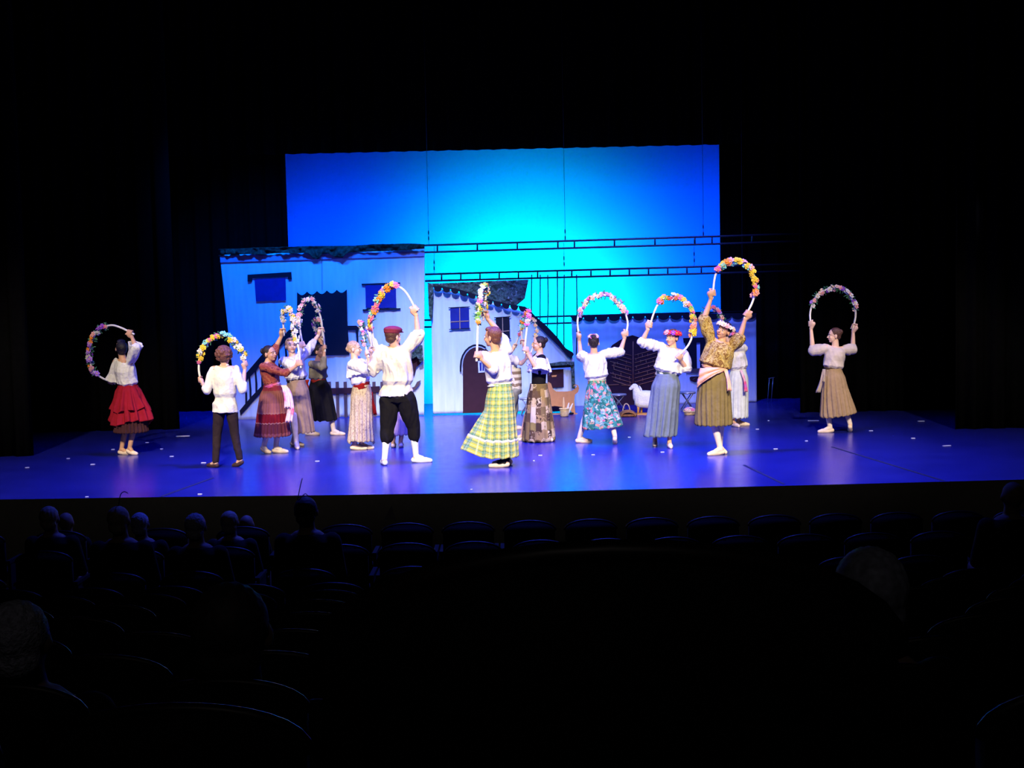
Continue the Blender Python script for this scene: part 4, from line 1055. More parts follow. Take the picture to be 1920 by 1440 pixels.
shoes(C, M_slipper, tights=M_tights)

# 6 blond woman
M_creamp = ramp_fabric('cream_leaf_print', 'noise', 7, [(0, (.20, .08, .07)), (.40, (.50, .38, .26)), (.47, (.62, .52, .36)), (.55, (.45, .34, .26)), (.60, (.16, .10, .10)), (.66, (.6, .46, .32))], const=False, coords='UV', stretch=(7, 1.6, 1), distort=2)
C = person(dict(label='person with blond hair in a ruffled white blouse, dark red sash and cream printed skirt', k=.97, phi=80, waist=(678, 721), neck=(664, 674), head=(665, 654), hphi=88, hairmat=hair_blond, hair='bun', bun=(-.095, .0), skin=2,
    feet=[(684, 842, 85, 0), (671, 843, 85, 0)],
    R=dict(e=(695, 697, -.05), g=(689, 662, .0), up=.0), L=dict(e=(697, 690, .05), g=(696, 656, 0), up=.2),
    arch=dict(order=('R', 'L'), pts=[(685, 648), (681, 630, .0), (678, 614, .03), (681, 607, .10), (689, 617, .08), (695, 636, .03)], f=(.16, .58), cols=['rose', 'pink', 'white', 'red'], n=12, leaf=1.0, size=.8,
        label='small arch of dark leaves and pink blossoms before the blond dancer')))
blouse(C, white_cot, upto=(.9, .9), sl=((0, .085), (1, .080)), blous=.035)
def shawl(C, mat, drop=.26, r0=.085, r1=.20, name='ruffle_collar', fwdshift=0.0, ragged=0.03, lobes=(), deep=.8, amp=.12):
    k = C['k']; top = C['neck'] - C['u'] * .015 * k; bot = top - C['u'] * drop * k + C['f'] * fwdshift
    return skirt_mesh(C['root'], name, top, bot, r0 * k, r1 * k, C['l'], C['f'], mat, hip=r0 * 1.7 * k, pleats=12, amp=amp, ragged=ragged, deep=deep, nv=16, seed=9, lobes=lobes)
shawl(C, white_cot, drop=.22, r1=.21)
skirt(C, (677, 829), 24, M_creamp, pleats=15, amp=.09, seed=7, hip=.155, bell=2.6, ragged=.04)
sash(C, fabric('dark_red_sash', (.26, .008, .008)), h=.11, r=.146)
tail(C['root'], 'sash_tail', [P(697, 735, C['Y0']), P(699, 755, C['Y0']), P(703, 778, C['Y0'])], .03, .05, fabric('dark_red_sash', (0, 0, 0)))
shoes(C, M_slipper)

# 16 dancer hidden behind the man, sleeve raised
C = person(dict(label='person mostly hidden behind the man in the cap, raised white sleeve showing', k=.97, phi=160, waist=(748, 712), neck=(735, 664), head=(741, 650), hphi=170, hairmat=hair_brown, hair='short', face=False,
    feet=[(738, 838, 180, 0), (752, 838, 180, 0)], L=dict(e=(706, 650, 0.05), g=(678, 609, .0), up=1, open=True), R=dict(e=(765, 700, .1), g=(757, 690, .1), up=0)))
blouse(C, white_cot, upto=(1.85, .9), sl=((0, .078), (1, .060), (1.3, .055), (2, .04)), blous=.03)
skirt(C, (746, 815), 20, fabric('pale_pink_cotton', (.72, .5, .52)), pleats=14, amp=.06, seed=12)
shoes(C, M_slipper)

# 7 man with flat cap
C = person(dict(label='person in a maroon flat cap, loose cream shirt and black knee breeches with white socks', k=1.08, W=1, w=1.12, phi=172, waist=(745, 722), neck=(743, 649), head=(738, 631), hphi=138, hpitch=-4, hairmat=hair_brown, hair='short', male=True, skin=0, head_dy=-.04,
    feet=[(720, 871, 195, 0), (789, 867, 95, 0)],
    R=dict(e=(784, 628, .02), g=(779, 579, .02), up=1), L=dict(e=(700, 694, .04), g=(710, 660, .22), up=0),
    arch=dict(order=('R', 'L'), pts=[(764, 552), (752, 540), (738, 536), (722, 544), (710, 559), (702, 580), (697, 602), (699, 628, .05), (704, 645, .05)], f=(.28, .77), cols=['orange', 'pink', 'yellow', 'coral', 'turquoise', 'pink', 'orange', 'yellow', 'pink'], n=32, leaf=.2, size=1.15, ext=.05,
        label='orange and pink flower arch swung overhead by the man in the cap')))
blouse(C, cream_cot, name='shirt', upto=(1.0, 1.05), sl=((0, .092), (.6, .088), (1, .078), (1.1, .072)), hem=(741, 742), hem_w=1.12, loose=1.1, blous=.015, wr=(.014, 15))
cuff_ring(C, 'R', 1.02, .068, .035, cream_cot); cuff_ring(C, 'L', 1.0, .072, .035, cream_cot)
trousers(C, fabric('black_breeches_cloth', (.008, .007, .009)), upto=1.32, thigh=.112, knee_r=.086, ank_r=.078, name='breeches', top=(.165, .135), wr=(.009, 16))
shoes(C, plain('white_soft_shoe', (.82, .82, .84)), name='soft_shoe', tights=M_whitesock, sock=True)
H, hk, hax = C['H'], C['hk'], C['hax']
cp = MB().ell(H(0, -.012, .078), hax, (.098 * hk, .118 * hk, .045 * hk), 20, 12).ell(H(0, -.03, .055), hax, (.088 * hk, .098 * hk, .045 * hk), 20, 12)
cp.ell(H(0, .085, .055), hax, (.062 * hk, .05 * hk, .010 * hk), 16, 8)
cap_o = cp.remesh('flat_cap', fabric('maroon_tweed', (.20, .025, .05)), C['root'], .006, 2)

# 9 dancer behind the plaid skirt
M_strp = ramp_fabric('striped_knit', 'v', 1, [(0, (.7, .65, .55)), (.12, (.25, .18, .13)), (.24, (.7, .65, .55)), (.36, (.25, .18, .13)), (.48, (.7, .65, .55)), (.6, (.25, .18, .13)), (.72, (.7, .65, .55)), (.85, (.25, .18, .13))])
C = person(dict(label='person half hidden behind the plaid skirt, with striped waist and grey trousers', k=.95, phi=92, waist=(962, 718), neck=(948, 660), head=(938, 641), hphi=100, hairmat=hair_brown, hair='short', male=True, skin=2,
    feet=[(966, 805, 90, 0), (952, 806, 90, 0)],
    R=dict(e=(977, 682, -1), g=(993, 666, .02), up=0), L=dict(e=(953, 668, .1), g=(966, 649, .1), up=.2),
    arch=dict(order=('L', 'R'), pts=[(973, 630), (980, 612), (989, 600), (999, 601), (1005, 613), (1005, 632), (1000, 650)], f=(.2, .82), cols=['white', 'pink', 'orange', 'rose', 'yellow', 'pale'], n=20, leaf=.3, size=.85,
        label='thin pink and white flower arch held between the two middle dancers')))
blouse(C, white_cot, upto=(.7, .7), sl=((0, .078), (1, .065)), blous=.02)
skirt(C, (963, 737), 15, M_strp, name='striped_wrap', top=(960, 690), r0=.15, pleats=8, amp=.04, seed=31, nv=20)
trousers(C, fabric('grey_sage_cloth', (.28, .28, .22)), upto=1.75, thigh=.085, knee_r=.062, ank_r=.055)
shoes(C, M_slipper)

# 8 plaid skirt
M_plaid = plaid_fabric('green_yellow_plaid', (.58, .50, .10), (.01, .20, .17), (.6, .68, .45), 13, 11)
C = person(dict(label='person in long yellow and green plaid skirt and white blouse, back turned', k=1.03, phi=205, waist=(938, 719), neck=(930, 657), head=(923, 632), hphi=240, hpitch=0, hairmat=hair_auburn, hair='short', hk=1.08, skin=1,
    feet=[(938, 876, 268, 0), (944, 871, 268, 0)],
    L=dict(e=(928, 695, -1), g=(894, 666, .0), up=0), R=dict(e=(931, 617, .18), g=(907, 590, .05), up=1),
    arch=dict(order=('L', 'R'), pts=[(895, 640, 0), (896, 612, 0), (897, 585, .02), (900, 560, .06), (905, 540, .14), (910, 538, .2), (911, 555, .12), (908, 574, .05)], f=(.30, .90), cols=['pale', 'yellow', 'white', 'pink', 'orange', 'green', 'white'], n=30, leaf=.9, ext=.08,
        label='pale flower arch seen edge-on above the plaid skirt dancer')))
blouse(C, white_cot, upto=(.85, .5), sl=((0, .088), (.5, .088), (.9, .075)), blous=.03, loose=1.05, hem=(938, 722), wr=(.008, 16))
cuff_ring(C, 'R', .5, .082, .04, white_cot)
kw = dict(pleats=13, amp=.075, seed=8, lobes=((192, .24, 24, .12),), bell=1.1, r0=.140)
skirt(C, (935, 856), 36, M_plaid, t1=.76, **kw)
skirt(C, (935, 856), 36, M_plaid, name='skirt_flounce', t0=.775, t1=1.0, grow=1.03, nv=14, **kw)
skirt(C, (935, 856), 36, white_cot, name='lace_band', t0=.755, t1=.785, grow=1.035, nv=4, **kw)
shoes(C, M_slipper, tights=fabric('black_stocking', (.01, .01, .012)))

# 10 patchwork skirt
M_patch = ramp_fabric('brown_patchwork', 'patch', 1, [(0, (.10, .06, .035)), (.2, (.45, .35, .24)), (.34, (.16, .11, .05)), (.5, (.30, .20, .10)), (.62, (.06, .035, .025)), (.74, (.5, .42, .32)), (.86, (.22, .17, .06))], coords='UV', stretch=(15, 7, 1), distort=.22)
C = person(dict(label='person in white shawl, black bodice and brown patchwork skirt, facing left', k=.97, phi=-78, waist=(1010, 719), neck=(1012, 664), head=(1010, 645), hphi=-82, hairmat=hair_dark, hair='bun', bun=(-.105, .055), skin=0,
    feet=[(1023, 829, 270, 0), (973, 826, 262, 0)],
    L=dict(e=(1004, 688, -.12), g=(984, 655, -.02), up=0), R=dict(e=(998, 674, .1), g=(979, 642, .1), up=.1),
    arch=dict(order=('L', 'R'), pts=[(986, 632, 0), (988, 612, 0), (990, 594, .05), (990, 585, .12), (985, 592, .14), (980, 606, .1), (978, 624, .05)], f=(.30, .80), cols=['rose', 'orange', 'white', 'pale', 'turquoise', 'yellow', 'pink'], n=22, leaf=.2, size=1.05,
        label='pale orange and pink flower arch seen edge-on before the patchwork skirt dancer')))
blouse(C, fabric('black_bodice_cloth', (.008, .007, .012)), name='bodice', upto=(.12, .12), sl=((0, .062), (1, .06)), blous=.0, wr=None, loose=.95)
shawl(C, white_cot, drop=.25, r1=.21, name='shawl', ragged=.07)
flare(C, 'L', .15, .75, .075, .12, white_cot, drop=(.04, 0, -.1)); flare(C, 'R', .15, .8, .07, .11, white_cot, drop=(0, 0, -.10))
skirt(C, (1010, 825), 31, M_patch, pleats=14, amp=.06, seed=10, hip=.155)
shoes(C, M_slipper)
e = MB().ell(C['H'](.078, .0, .035), C['hax'], (.004, .02, .010), 10, 6); e.build('hair_clip', plain('white_clip', (.9, .9, .9)), C['root'])

# 11 floral skirt
M_flor = ramp_fabric('green_floral', 'cell', 5, [(0, (.02, .12, .10)), (.16, (.03, .18, .15)), (.36, (.06, .30, .26)), (.52, (.20, .42, .44)), (.62, (.60, .10, .18)), (.71, (.70, .32, .22)), (.80, (.04, .2, .15)), (.90, (.5, .55, .6))], coords='UV', stretch=(7, 4, 1), distort=.45)
C = person(dict(label='person in a green floral skirt and white blouse, seen from behind with both arms up', k=.98, phi=180, waist=(1119, 710), neck=(1113, 663), head=(1113, 643), hphi=180, hairmat=hair_dark, hair='bun', bun=(-.08, .075), face=False,
    feet=[(1093, 830, 100, 0), (1153, 833, 175, .05)],
    L=dict(e=(1089, 668, .12), g=(1085, 628, .02), up=.9), R=dict(e=(1163, 660, .08), g=(1174, 625, .02), up=.8),
    arch=dict(order=('L', 'R'), pts=[(1083, 603), (1087, 585), (1098, 568), (1112, 557), (1127, 553), (1146, 557), (1162, 569), (1172, 587), (1177, 606)], f=(.21, .78), cols=['lilac', 'rose', 'pale', 'lilac', 'white', 'pink'], n=28, leaf=.9,
        label='dusty lilac flower arch held over the floral skirt dancer seen from behind')))
blouse(C, white_cot, upto=(1.0, 1.0), sl=((0, .080), (.6, .085), (1, .070)), blous=.035, loose=1.05)
skirt(C, (1130, 801), 37, M_flor, pleats=13, amp=.09, seed=11, top=(1119, 713), hip=.16, hemtilt=0.02)
sash(C, white_cot, h=.03, r=.138, name='waistband')
cr_ = crown(C, ['rose', 'white', 'pink', 'rose'], n=9, r=.05, zz=.085, size=.6)
shoes(C, M_slipper, tights=M_tights)

# 12 blue skirt
C = person(dict(label='person with a red flower crown, white blouse and long blue grey skirt, facing the audience', k=1.0, phi=-12, w=1.15, waist=(1251, 700), neck=(1263, 652), head=(1260, 633), hphi=-42, hairmat=hair_auburn, hair='none', skin=0,
    feet=[(1256, 839, 0, 0), (1228, 835, -8, 0)],
    R=dict(e=(1203, 642, -.05), g=(1219, 609, -.05), up=.7), L=dict(e=(1288, 692, -.05), g=(1272, 668, -.12), up=0),
    arch=dict(order=('R', 'L'), pts=[(1225, 590), (1233, 572), (1247, 559), (1264, 556), (1281, 564), (1293, 580), (1299, 602), (1298, 628), (1290, 648)], f=(.24, .76), cols=['coral', 'yellow', 'orange', 'yellow', 'pink', 'white', 'yellow', 'green', 'rose'], n=36, leaf=.15, size=1.1,
        label='bright multicoloured flower arch held by the blue grey skirt dancer')))
blouse(C, white_cot, upto=(1.05, 1.05), sl=((0, .078), (.6, .080), (1, .070)), blous=.03, loose=1.05)
cuff_ring(C, 'R', .95, .070, .035, white_cot); cuff_ring(C, 'L', 1.0, .070, .035, white_cot)
skirt(C, (1240, 817), 28, fabric('blue_grey_cotton', (.15, .185, .235)), pleats=15, amp=.08, seed=13, lobes=((195, .05, 25),), hip=.17, deep=1.0)
sash(C, fabric('dark_blue_grey_cotton', (.05, .075, .12)), h=.06, r=.138, name='waistband')
crown(C, ['red', 'red', 'pink', 'rose', 'red', 'violet'], n=14, size=.95)
shoes(C, M_slipper)

# 14 white dress behind 13
C = person(dict(label='person in a long white dress half hidden behind the olive skirt dancer', k=.95, phi=0, waist=(1384, 692), neck=(1378, 652), head=(1376, 634), hphi=20, hairmat=hair_dark, hair='none', 
    feet=[(1390, 798, 70, 0), (1378, 800, 20, 0)],
    R=dict(e=(1350, 655, .05), g=(1334, 625, .0), up=.5), L=dict(e=(1368, 648, -.2), g=(1356, 618, .0), up=.6),
    arch=dict(order=('R', 'L'), pts=[(1320, 606), (1319, 590), (1326, 579), (1338, 578), (1348, 587), (1355, 602)], f=(.22, .82), cols=['lilac', 'rose', 'turquoise', 'pink'], n=18, leaf=.9,
        label='small lilac and pink flower arch behind the raised arm of the olive skirt dancer')))
blouse(C, white_cot, upto=(.9, .9), sl=((0, .08), (1, .07)), blous=.03)
skirt(C, (1383, 783), 19, fabric('pale_mint_white', (.74, .78, .72)), pleats=14, amp=.06, seed=14)
sash(C, fabric('lilac_cord', (.4, .3, .45)), h=.02, r=.138)
tail(C['root'], 'sash_tail', [P(1390, 694, C['Y0'] - .14), P(1396, 712, C['Y0'] - .2), P(1398, 735, C['Y0'] - .24)], .03, .05, M_pinks)
crown(C, ['violet', 'lilac', 'pink'], n=12)
shoes(C, M_slipper)

# 13 olive skirt
M_gold = ramp_fabric('gold_brown_print', 'noise', 22, [(0, (.10, .05, .02)), (.43, (.20, .10, .03)), (.5, (.45, .30, .07)), (.56, (.60, .45, .16)), (.62, (.16, .09, .03)), (.7, (.5, .38, .2))], const=False, coords='Object', distort=1.5)
C = person(dict(label='person in gold brown print blouse and olive skirt, arms stretched high', k=1.04, phi=-5, w=1.1, waist=(1339, 690), neck=(1354, 640), head=(1357, 620), hphi=-38, hpitch=12, hroll=20, hairmat=hair_dark, hair='bun', skin=1,
    feet=[(1353, 849, 15, 0), (1344, 853, -65, 0)],
    R=dict(e=(1320, 598, -.03), g=(1337, 549, .0), up=1), L=dict(e=(1387, 634, -.05), g=(1400, 588, 0), up=.9),
    arch=dict(order=('R', 'L'), pts=[(1339, 528), (1343, 512), (1353, 499), (1369, 491), (1388, 492), (1404, 501), (1414, 518), (1417, 540), (1411, 566)], f=(.22, .80), cols=['yellow', 'orange', 'coral', 'yellow', 'pink', 'yellow', 'orange', 'rose', 'turquoise', 'yellow'], n=40, leaf=.12, size=1.05,
        label='brightest orange, yellow and pink flower arch, held highest over the olive skirt dancer')))
blouse(C, M_gold, upto=(.95, .95), sl=((0, .085), (.6, .088), (1, .078)), blous=.045, loose=1.05, wr=(.010, 17))
cuff_ring(C, 'R', .95, .066, .04, M_gold); cuff_ring(C, 'L', .95, .066, .04, M_gold)
skirt(C, (1338, 796), 34, fabric('olive_wool', (.19, .14, .055)), pleats=20, amp=.07, seed=15, hip=.17, bell=.9, deep=1.0)
M_peach = fabric('peach_silk', (.78, .42, .30))
sash(C, M_peach, h=.05, r=.146, name='hip_scarf')
mb = MB(); Yf = C['Y0']; vs_ = []; nx = 16; ny = 12
for j in range(ny + 1):
    v = j / ny
    for i in range(nx + 1):
        t = i / nx; a = math.radians(200 + 125 * t) ; lowy = 728 - 34 * t ** .8; topy = 690
        xx = 1339 - 26 * (1 - t) + 22 * t; xb = 1306 + 52 * t if True else 0
        x = xx + (xb - xx) * v; y = topy + (lowy - topy) * v
        dep = -.115 - .05 * v * math.sin(math.pi * t) - .05 * math.sin(math.pi * min(1, t)) + .02 * math.sin(v * 14 + t * 5)
        vs_.append(P(x, y, Yf + dep))
mb.add(vs_, [(j * (nx + 1) + i, j * (nx + 1) + i + 1, (j + 1) * (nx + 1) + i + 1, (j + 1) * (nx + 1) + i) for j in range(ny) for i in range(nx)])
o = mb.build('hip_scarf_drape', M_peach, C['root']); sd = o.modifiers.new('t', 'SOLIDIFY'); sd.thickness = .012
tail(C['root'], 'scarf_tail', [P(1361, 692, Yf - .14), P(1365, 708, Yf - .19), P(1367, 733, Yf - .22)], .045, .05, M_peach)
crown(C, ['pale', 'rose', 'white', 'pale'], n=14, size=.85)
shoes(C, M_slipper, tights=M_tights)

# 15 tan skirt at the right
C = person(dict(label='person alone at the right in a beige blouse and tan pleated skirt, head turned left', k=.97, phi=190, waist=(1562, 691), neck=(1567, 650), head=(1564, 629), hphi=268, hairmat=hair_brown, hair='bun', bun=(-.095, .05), skin=2,
    feet=[(1550, 811, 272, 0), (1594, 810, 165, .05)],
    L=dict(e=(1524, 658, .08), g=(1520, 607, .03), up=.6), R=dict(e=(1599, 655, .08), g=(1600, 613, .03), up=.6),
    arch=dict(order=('L', 'R'), pts=[(1519, 588), (1524, 568), (1534, 552), (1550, 543), (1568, 540), (1584, 547), (1596, 560), (1603, 576), (1604, 594)], f=(.20, .80), cols=['white', 'pale', 'rose', 'lilac', 'coral', 'white', 'violet'], n=24, leaf=1.3,
        label='white and green flower arch held over the lone dancer at the right')))
blouse(C, fabric('beige_pink_cotton', (.62, .52, .46)), upto=(1.15, 1.15), sl=((0, .075), (.5, .092), (.95, .088), (1.15, .055)), blous=.03, wr=(.008, 17))
skirt(C, (1570, 779), 30, fabric('tan_wool', (.36, .24, .13)), pleats=18, amp=.08, seed=16, hip=.16, lobes=((0, .04, 25),), hemtilt=.03)
sash(C, fabric('dark_brown_belt', (.07, .04, .035)), h=.035, r=.138, name='belt')
M_bow = fabric('mauve_beige_ribbon', (.42, .33, .28))
tail(C['root'], 'ribbon_tail', [P(1545, 692, C['Y0'] - .13), P(1541, 712, C['Y0'] - .16), P(1533, 736, C['Y0'] - .16)], .025, .06, M_bow)
tail(C['root'], 'ribbon_tail', [P(1546, 692, C['Y0'] - .14), P(1546, 704, C['Y0'] - .17), P(1543, 716, C['Y0'] - .17)], .03, .035, M_bow)
shoes(C, M_slipper, tights=M_tights)

# ------------------------------------------------------------------ stage props
def stool(px, py, w, h, label):
    b = G(px, py); s_ = S(b.y); r = w / 2 / s_; hh = h / s_
    t = empty('folding_stool', b, label, 'stool', 'round folding stools')
    X, Y, Z = Vector((1, 0, 0)), Vector((0, 1, 0)), Vector((0, 0, 1))
    MB().loft([(b + Z * (hh - .035), X, Y, r * .96, r * .96), (b + Z * (hh - .03), X, Y, r, r), (b + Z * (hh - .006), X, Y, r, r), (b + Z * hh, X, Y, r * .95, r * .95)], 32).build('seat', plain('grey_vinyl', (.28, .28, .33), rough=.35), t)
    rm = MB(); rm.tube([b + X * (r * math.cos(a)) + Y * (r * math.sin(a)) + Z * (hh - .018) for a in [2 * math.pi * i / 32 for i in range(33)]], .007, 6, cap=False); rm.build('seat_rim', plain('steel', (.5, .5, .55), rough=.3, metal=.8), t)
    ml = plain('stool_leg_steel', (.25, .25, .28), rough=.4, metal=.6)
    for sx in (1, -1):
        for sy in (-.10, .10):
            MB().tube([b + X * (-sx * r * .7) + Y * sy + Z * .012, b + Y * sy * .9 + Z * hh * .52, b + X * (sx * r * .6) + Y * sy + Z * (hh - .035)], .009, 6).build('leg', ml, t)
    MB().tube([b + X * (-r * .7) - Y * .10 + Z * .03, b + X * (-r * .7) + Y * .10 + Z * .03], .008, 6).build('crossbar', ml, t)
    MB().tube([b + X * (r * .7) - Y * .10 + Z * .03, b + X * (r * .7) + Y * .10 + Z * .03], .008, 6).build('crossbar', ml, t)
    return t
stool(987, 777, 26, 32, 'round folding stool left of the patchwork skirt, beside the cardboard cat')
stool(1160, 768, 30, 30, 'round folding stool before the dark barn door, behind the handled basket')
stool(1289, 770, 31, 36, 'round folding stool right of the blue grey skirt, with the flower basket under it')

M_card = plain('brown_cardboard', (.45, .20, .085), rough=.85, noise_amt=.08)
Yc = YH2 - .4; bc = P(1058, 770, Yc); bc.z = 0
_dz = CAMZ / Yc * FPX + 546 - (771.0)   # px between drawn base line and the real floor line
def cpx(x, y): return (x, y + _dz)
ct = empty('cardboard_cat', bc, 'flat brown cardboard cat with curled tail standing by the lean-to', 'stage prop')
out = [(1026, 715), (1028, 708), (1033, 711), (1037, 722), (1043, 726), (1060, 726), (1072, 725), (1079, 720), (1082, 716), (1079, 714), (1076, 717), (1075, 715), (1079, 712.5), (1084, 714), (1086, 720), (1084, 727), (1078, 732), (1077, 745), (1079, 768), (1073, 769), (1070, 760), (1066, 757), (1058, 757), (1054, 755), (1040, 753), (1034, 754), (1035, 768), (1030, 768), (1028, 745), (1023, 730), (1016, 726), (1013, 718), (1016, 710), (1019, 714)]
o = flat('cat_body', [cpx(x, y) for x, y in out], Yc, .012, M_card, ct)
flat('cat_stand', [cpx(1030, 768.5), cpx(1083, 767.5), cpx(1083, 769), cpx(1030, 770)], Yc - .04, .14, M_card, ct)

def basket_pot(px, py, w, h, label):
    b = G(px, py); s_ = S(b.y); r = w / 2 / s_; hh = h / s_; X, Y, Z = Vector((1, 0, 0)), Vector((0, 1, 0)), Vector((0, 0, 1))
    t = empty('woven_basket', b, label, 'basket')
    M_wick = ramp_fabric('pale_wicker', 'noise', 60, [(0, (.45, .28, .12)), (.5, (.75, .55, .3)), (1, (.8, .62, .38))], const=False, coords='Object', bump=1)
    mb = MB(); secs = []
    for i in range(9):
        q = i / 8; secs.append((b + Z * (hh * q + .002), X, Y, r * (.82 + .18 * q) * (1 + .02 * (i % 2)), r * (.82 + .18 * q) * (1 + .02 * (i % 2))))
    for q in (1, .5, .12): secs.append((b + Z * (hh * q), X, Y, r * (.72 + .18 * q), r * (.72 + .18 * q)))
    mb.loft(secs, 28).build('basket_body', M_wick, t)
    MB().tube([b + X * r * math.cos(a) + Y * r * math.sin(a) + Z * hh for a in [2 * math.pi * i / 28 for i in range(29)]], .012, 6, cap=False).build('basket_rim', M_wick, t)
    return t, b, r, hh
t, b, r, hh = basket_pot(1058.5, 781, 18, 15, 'small round woven basket holding loaves, on the floor in front of the cardboard cat')
MBr = plain('bread_crust', (.65, .42, .25), rough=.8); MCl = fabric('pale_napkin', (.7, .68, .72))
for (dx, dy, hx, ln, rr, m, nm, lb) in ((-.01, .0, .0, .30, .022, MBr, 'baguette', 'long pale baguette standing in the woven basket'), (.03, .01, .05, .20, .02, MCl, 'rolled_napkin', 'pale rolled napkin standing right of the baguette in the basket'), (.055, .0, .09, .19, .018, MCl, 'rolled_napkin', 'rolled napkin at the right rim of the basket')):
    p0 = b + Vector((dx, dy, .03)); p1 = p0 + Vector((hx, 0, ln)); MB().chain([p0, p0.lerp(p1, .3), p0.lerp(p1, .7), p1], [rr * .7, rr, rr, rr * .5], 10).own(nm, m, lb, 'food' if nm == 'baguette' else 'napkin')
p = G(1073, 772); MB().chain([p + Vector((0, 0, .03)), p + Vector((0, 0, .15))], [.032, .006], 12).own('folded_napkin', MCl, 'pointed white napkin standing on the floor right of the woven basket', 'napkin')
p = G(1071, 777); MB().ell(p + Vector((0, 0, .02)), [Vector((1, 0, 0)), Vector((0, 1, 0)), Vector((0, 0, 1))], (.05, .03, .018)).own('dark_cloth', fabric('dark_rag', (.01, .01, .015)), 'small dark bundle on the floor beside the woven basket', 'cloth')

# low handled basket
M_wb = ramp_fabric('brown_wicker', 'noise', 50, [(0, (.10, .035, .015)), (.5, (.30, .13, .05)), (1, (.42, .22, .10))], const=False, coords='Object', bump=1)
b = G(1177, 781); s_ = S(b.y); X, Y, Z = Vector((1, 0, 0)), Vector((0, 1, 0)), Vector((0, 0, 1))
t = empty('handled_basket', b, 'low brown wicker basket with tall hoop handle beside the white sheep', 'basket')
mb = MB(); nu = 32; vs_ = []
for j in range(8):
    q = j / 7
    for i in range(nu + 1):
        a = math.pi * i / nu; x = -.165 * math.cos(a); prof = math.sin(a) ** .8
        vs_.append(b + X * (x * (.75 + .25 * q)) + Y * ((q - .5) * .24) + Z * (.004 + (.115 * prof) * math.sin(math.pi * (.25 + .5 * q))))
mb.add(vs_, [(j * (nu + 1) + i, j * (nu + 1) + i + 1, (j + 1) * (nu + 1) + i + 1, (j + 1) * (nu + 1) + i) for j in range(7) for i in range(nu)])
o = mb.build('lid', M_wb, t); sd = o.modifiers.new('t', 'SOLIDIFY'); sd.thickness = .015
MB().loft([(b + Z * .003, X, Y, .15, .11), (b + Z * .03, X, Y, .168, .125), (b + Z * .045, X, Y, .165, .12)], 32).build('basket_body', M_wb, t)
MB().tube([b + X * (-.02 + .065 * math.cos(a)) + Y * .02 + Z * (.05 + .17 * math.sin(a)) for a in [math.pi * i / 16 for i in range(17)]], .010, 8).build('handle', plain('pale_cane', (.5, .36, .26)), t)

# sheep
M_wool = fabric('white_felt_wool', (.80, .79, .80), bump=.6, bscale=60); M_wood = plain('orange_pine', (.55, .27, .08), rough=.6)
b = G(1206, 777); s_ = S(b.y); k = 1 / s_
t = empty('toy_sheep', b, 'white felt sheep on short wooden legs and a base, in front of the barn door', 'toy sheep')
def sp(px, py, dy=0): return P(px, py, b.y + dy)
mb = MB(); ax3 = [X, Y, Z]
mb.loft([(sp(1190, 748), Y, Z, .09, .11), (sp(1196, 748), Y, Z, .13, .15), (sp(1212, 748.5), Y, Z, .135, .155), (sp(1228, 749), Y, Z, .13, .15), (sp(1233, 749), Y, Z, .09, .11)], 24, 3)
mb.chain([sp(1197, 745), sp(1194, 733), sp(1192, 728)], [.10, .075, .055], 14)
mb.remesh('fleece_body', M_wool, t, .008, 2)
mb = MB(); mb.chain([sp(1192, 726), sp(1186, 726.5), sp(1182, 729)], [.052, .042, .028], 14); mb.ell(sp(1190, 724), ax3, (.055, .05, .045)); mb.remesh('head', M_wool, t, .006, 2)
for sy in (-.05, .05): MB().chain([sp(1199, 724, sy), sp(1202, 730, sy * 1.4), sp(1204, 737, sy * 1.6)], [.008, .018, .012], 8).build('ear', M_wool, t)
for x in (1197, 1203, 1224, 1229):
    dy = -.06 if x in (1197, 1224) else .06
    MB().loft([(sp(x, 762, dy), X, Y, .022, .022), (sp(x - .5, 775.5, dy), X, Y, .018, .018)], 12).build('leg', M_wood, t)
MB().box(b + Vector((.02, 0, .012)), (.46, .22, .022)).build('base_board', M_wood, t, smooth=False)
# flower basket under the right stool
b = G(1293, 778); t, bb, r, hh = basket_pot(1293, 778, 23, 7, 'shallow basket filled with pink and white blossoms under the right stool')
for i in range(20):
    a = rnd.uniform(0, 6.28); q = math.sqrt(rnd.random()); blossom(b + Vector((.1 * q * math.cos(a), .1 * q * math.sin(a), hh + .02 + .05 * (1 - q))), Vector((math.cos(a) * q, -.4 + math.sin(a) * q, 1)), rnd.choice(['rose', 'white', 'pale', 'pink']), t, .8)
# dim stand in the right wing
b = G(1444, 753); t = empty('folded_stand', b, 'barely lit thin metal stand in the dark right wing', 'stand')
for dx in (-.05, .02): MB().tube([b + X * dx, b + X * (dx + .04) + Z * .45], .008, 6).build('leg', plain('stool_leg_steel', (0, 0, 0)), t)
MB().tube([b + X * -.03 + Z * .44, b + X * .09 + Z * .46], .008, 6).build('crossbar', plain('stool_leg_steel', (0, 0, 0)), t)

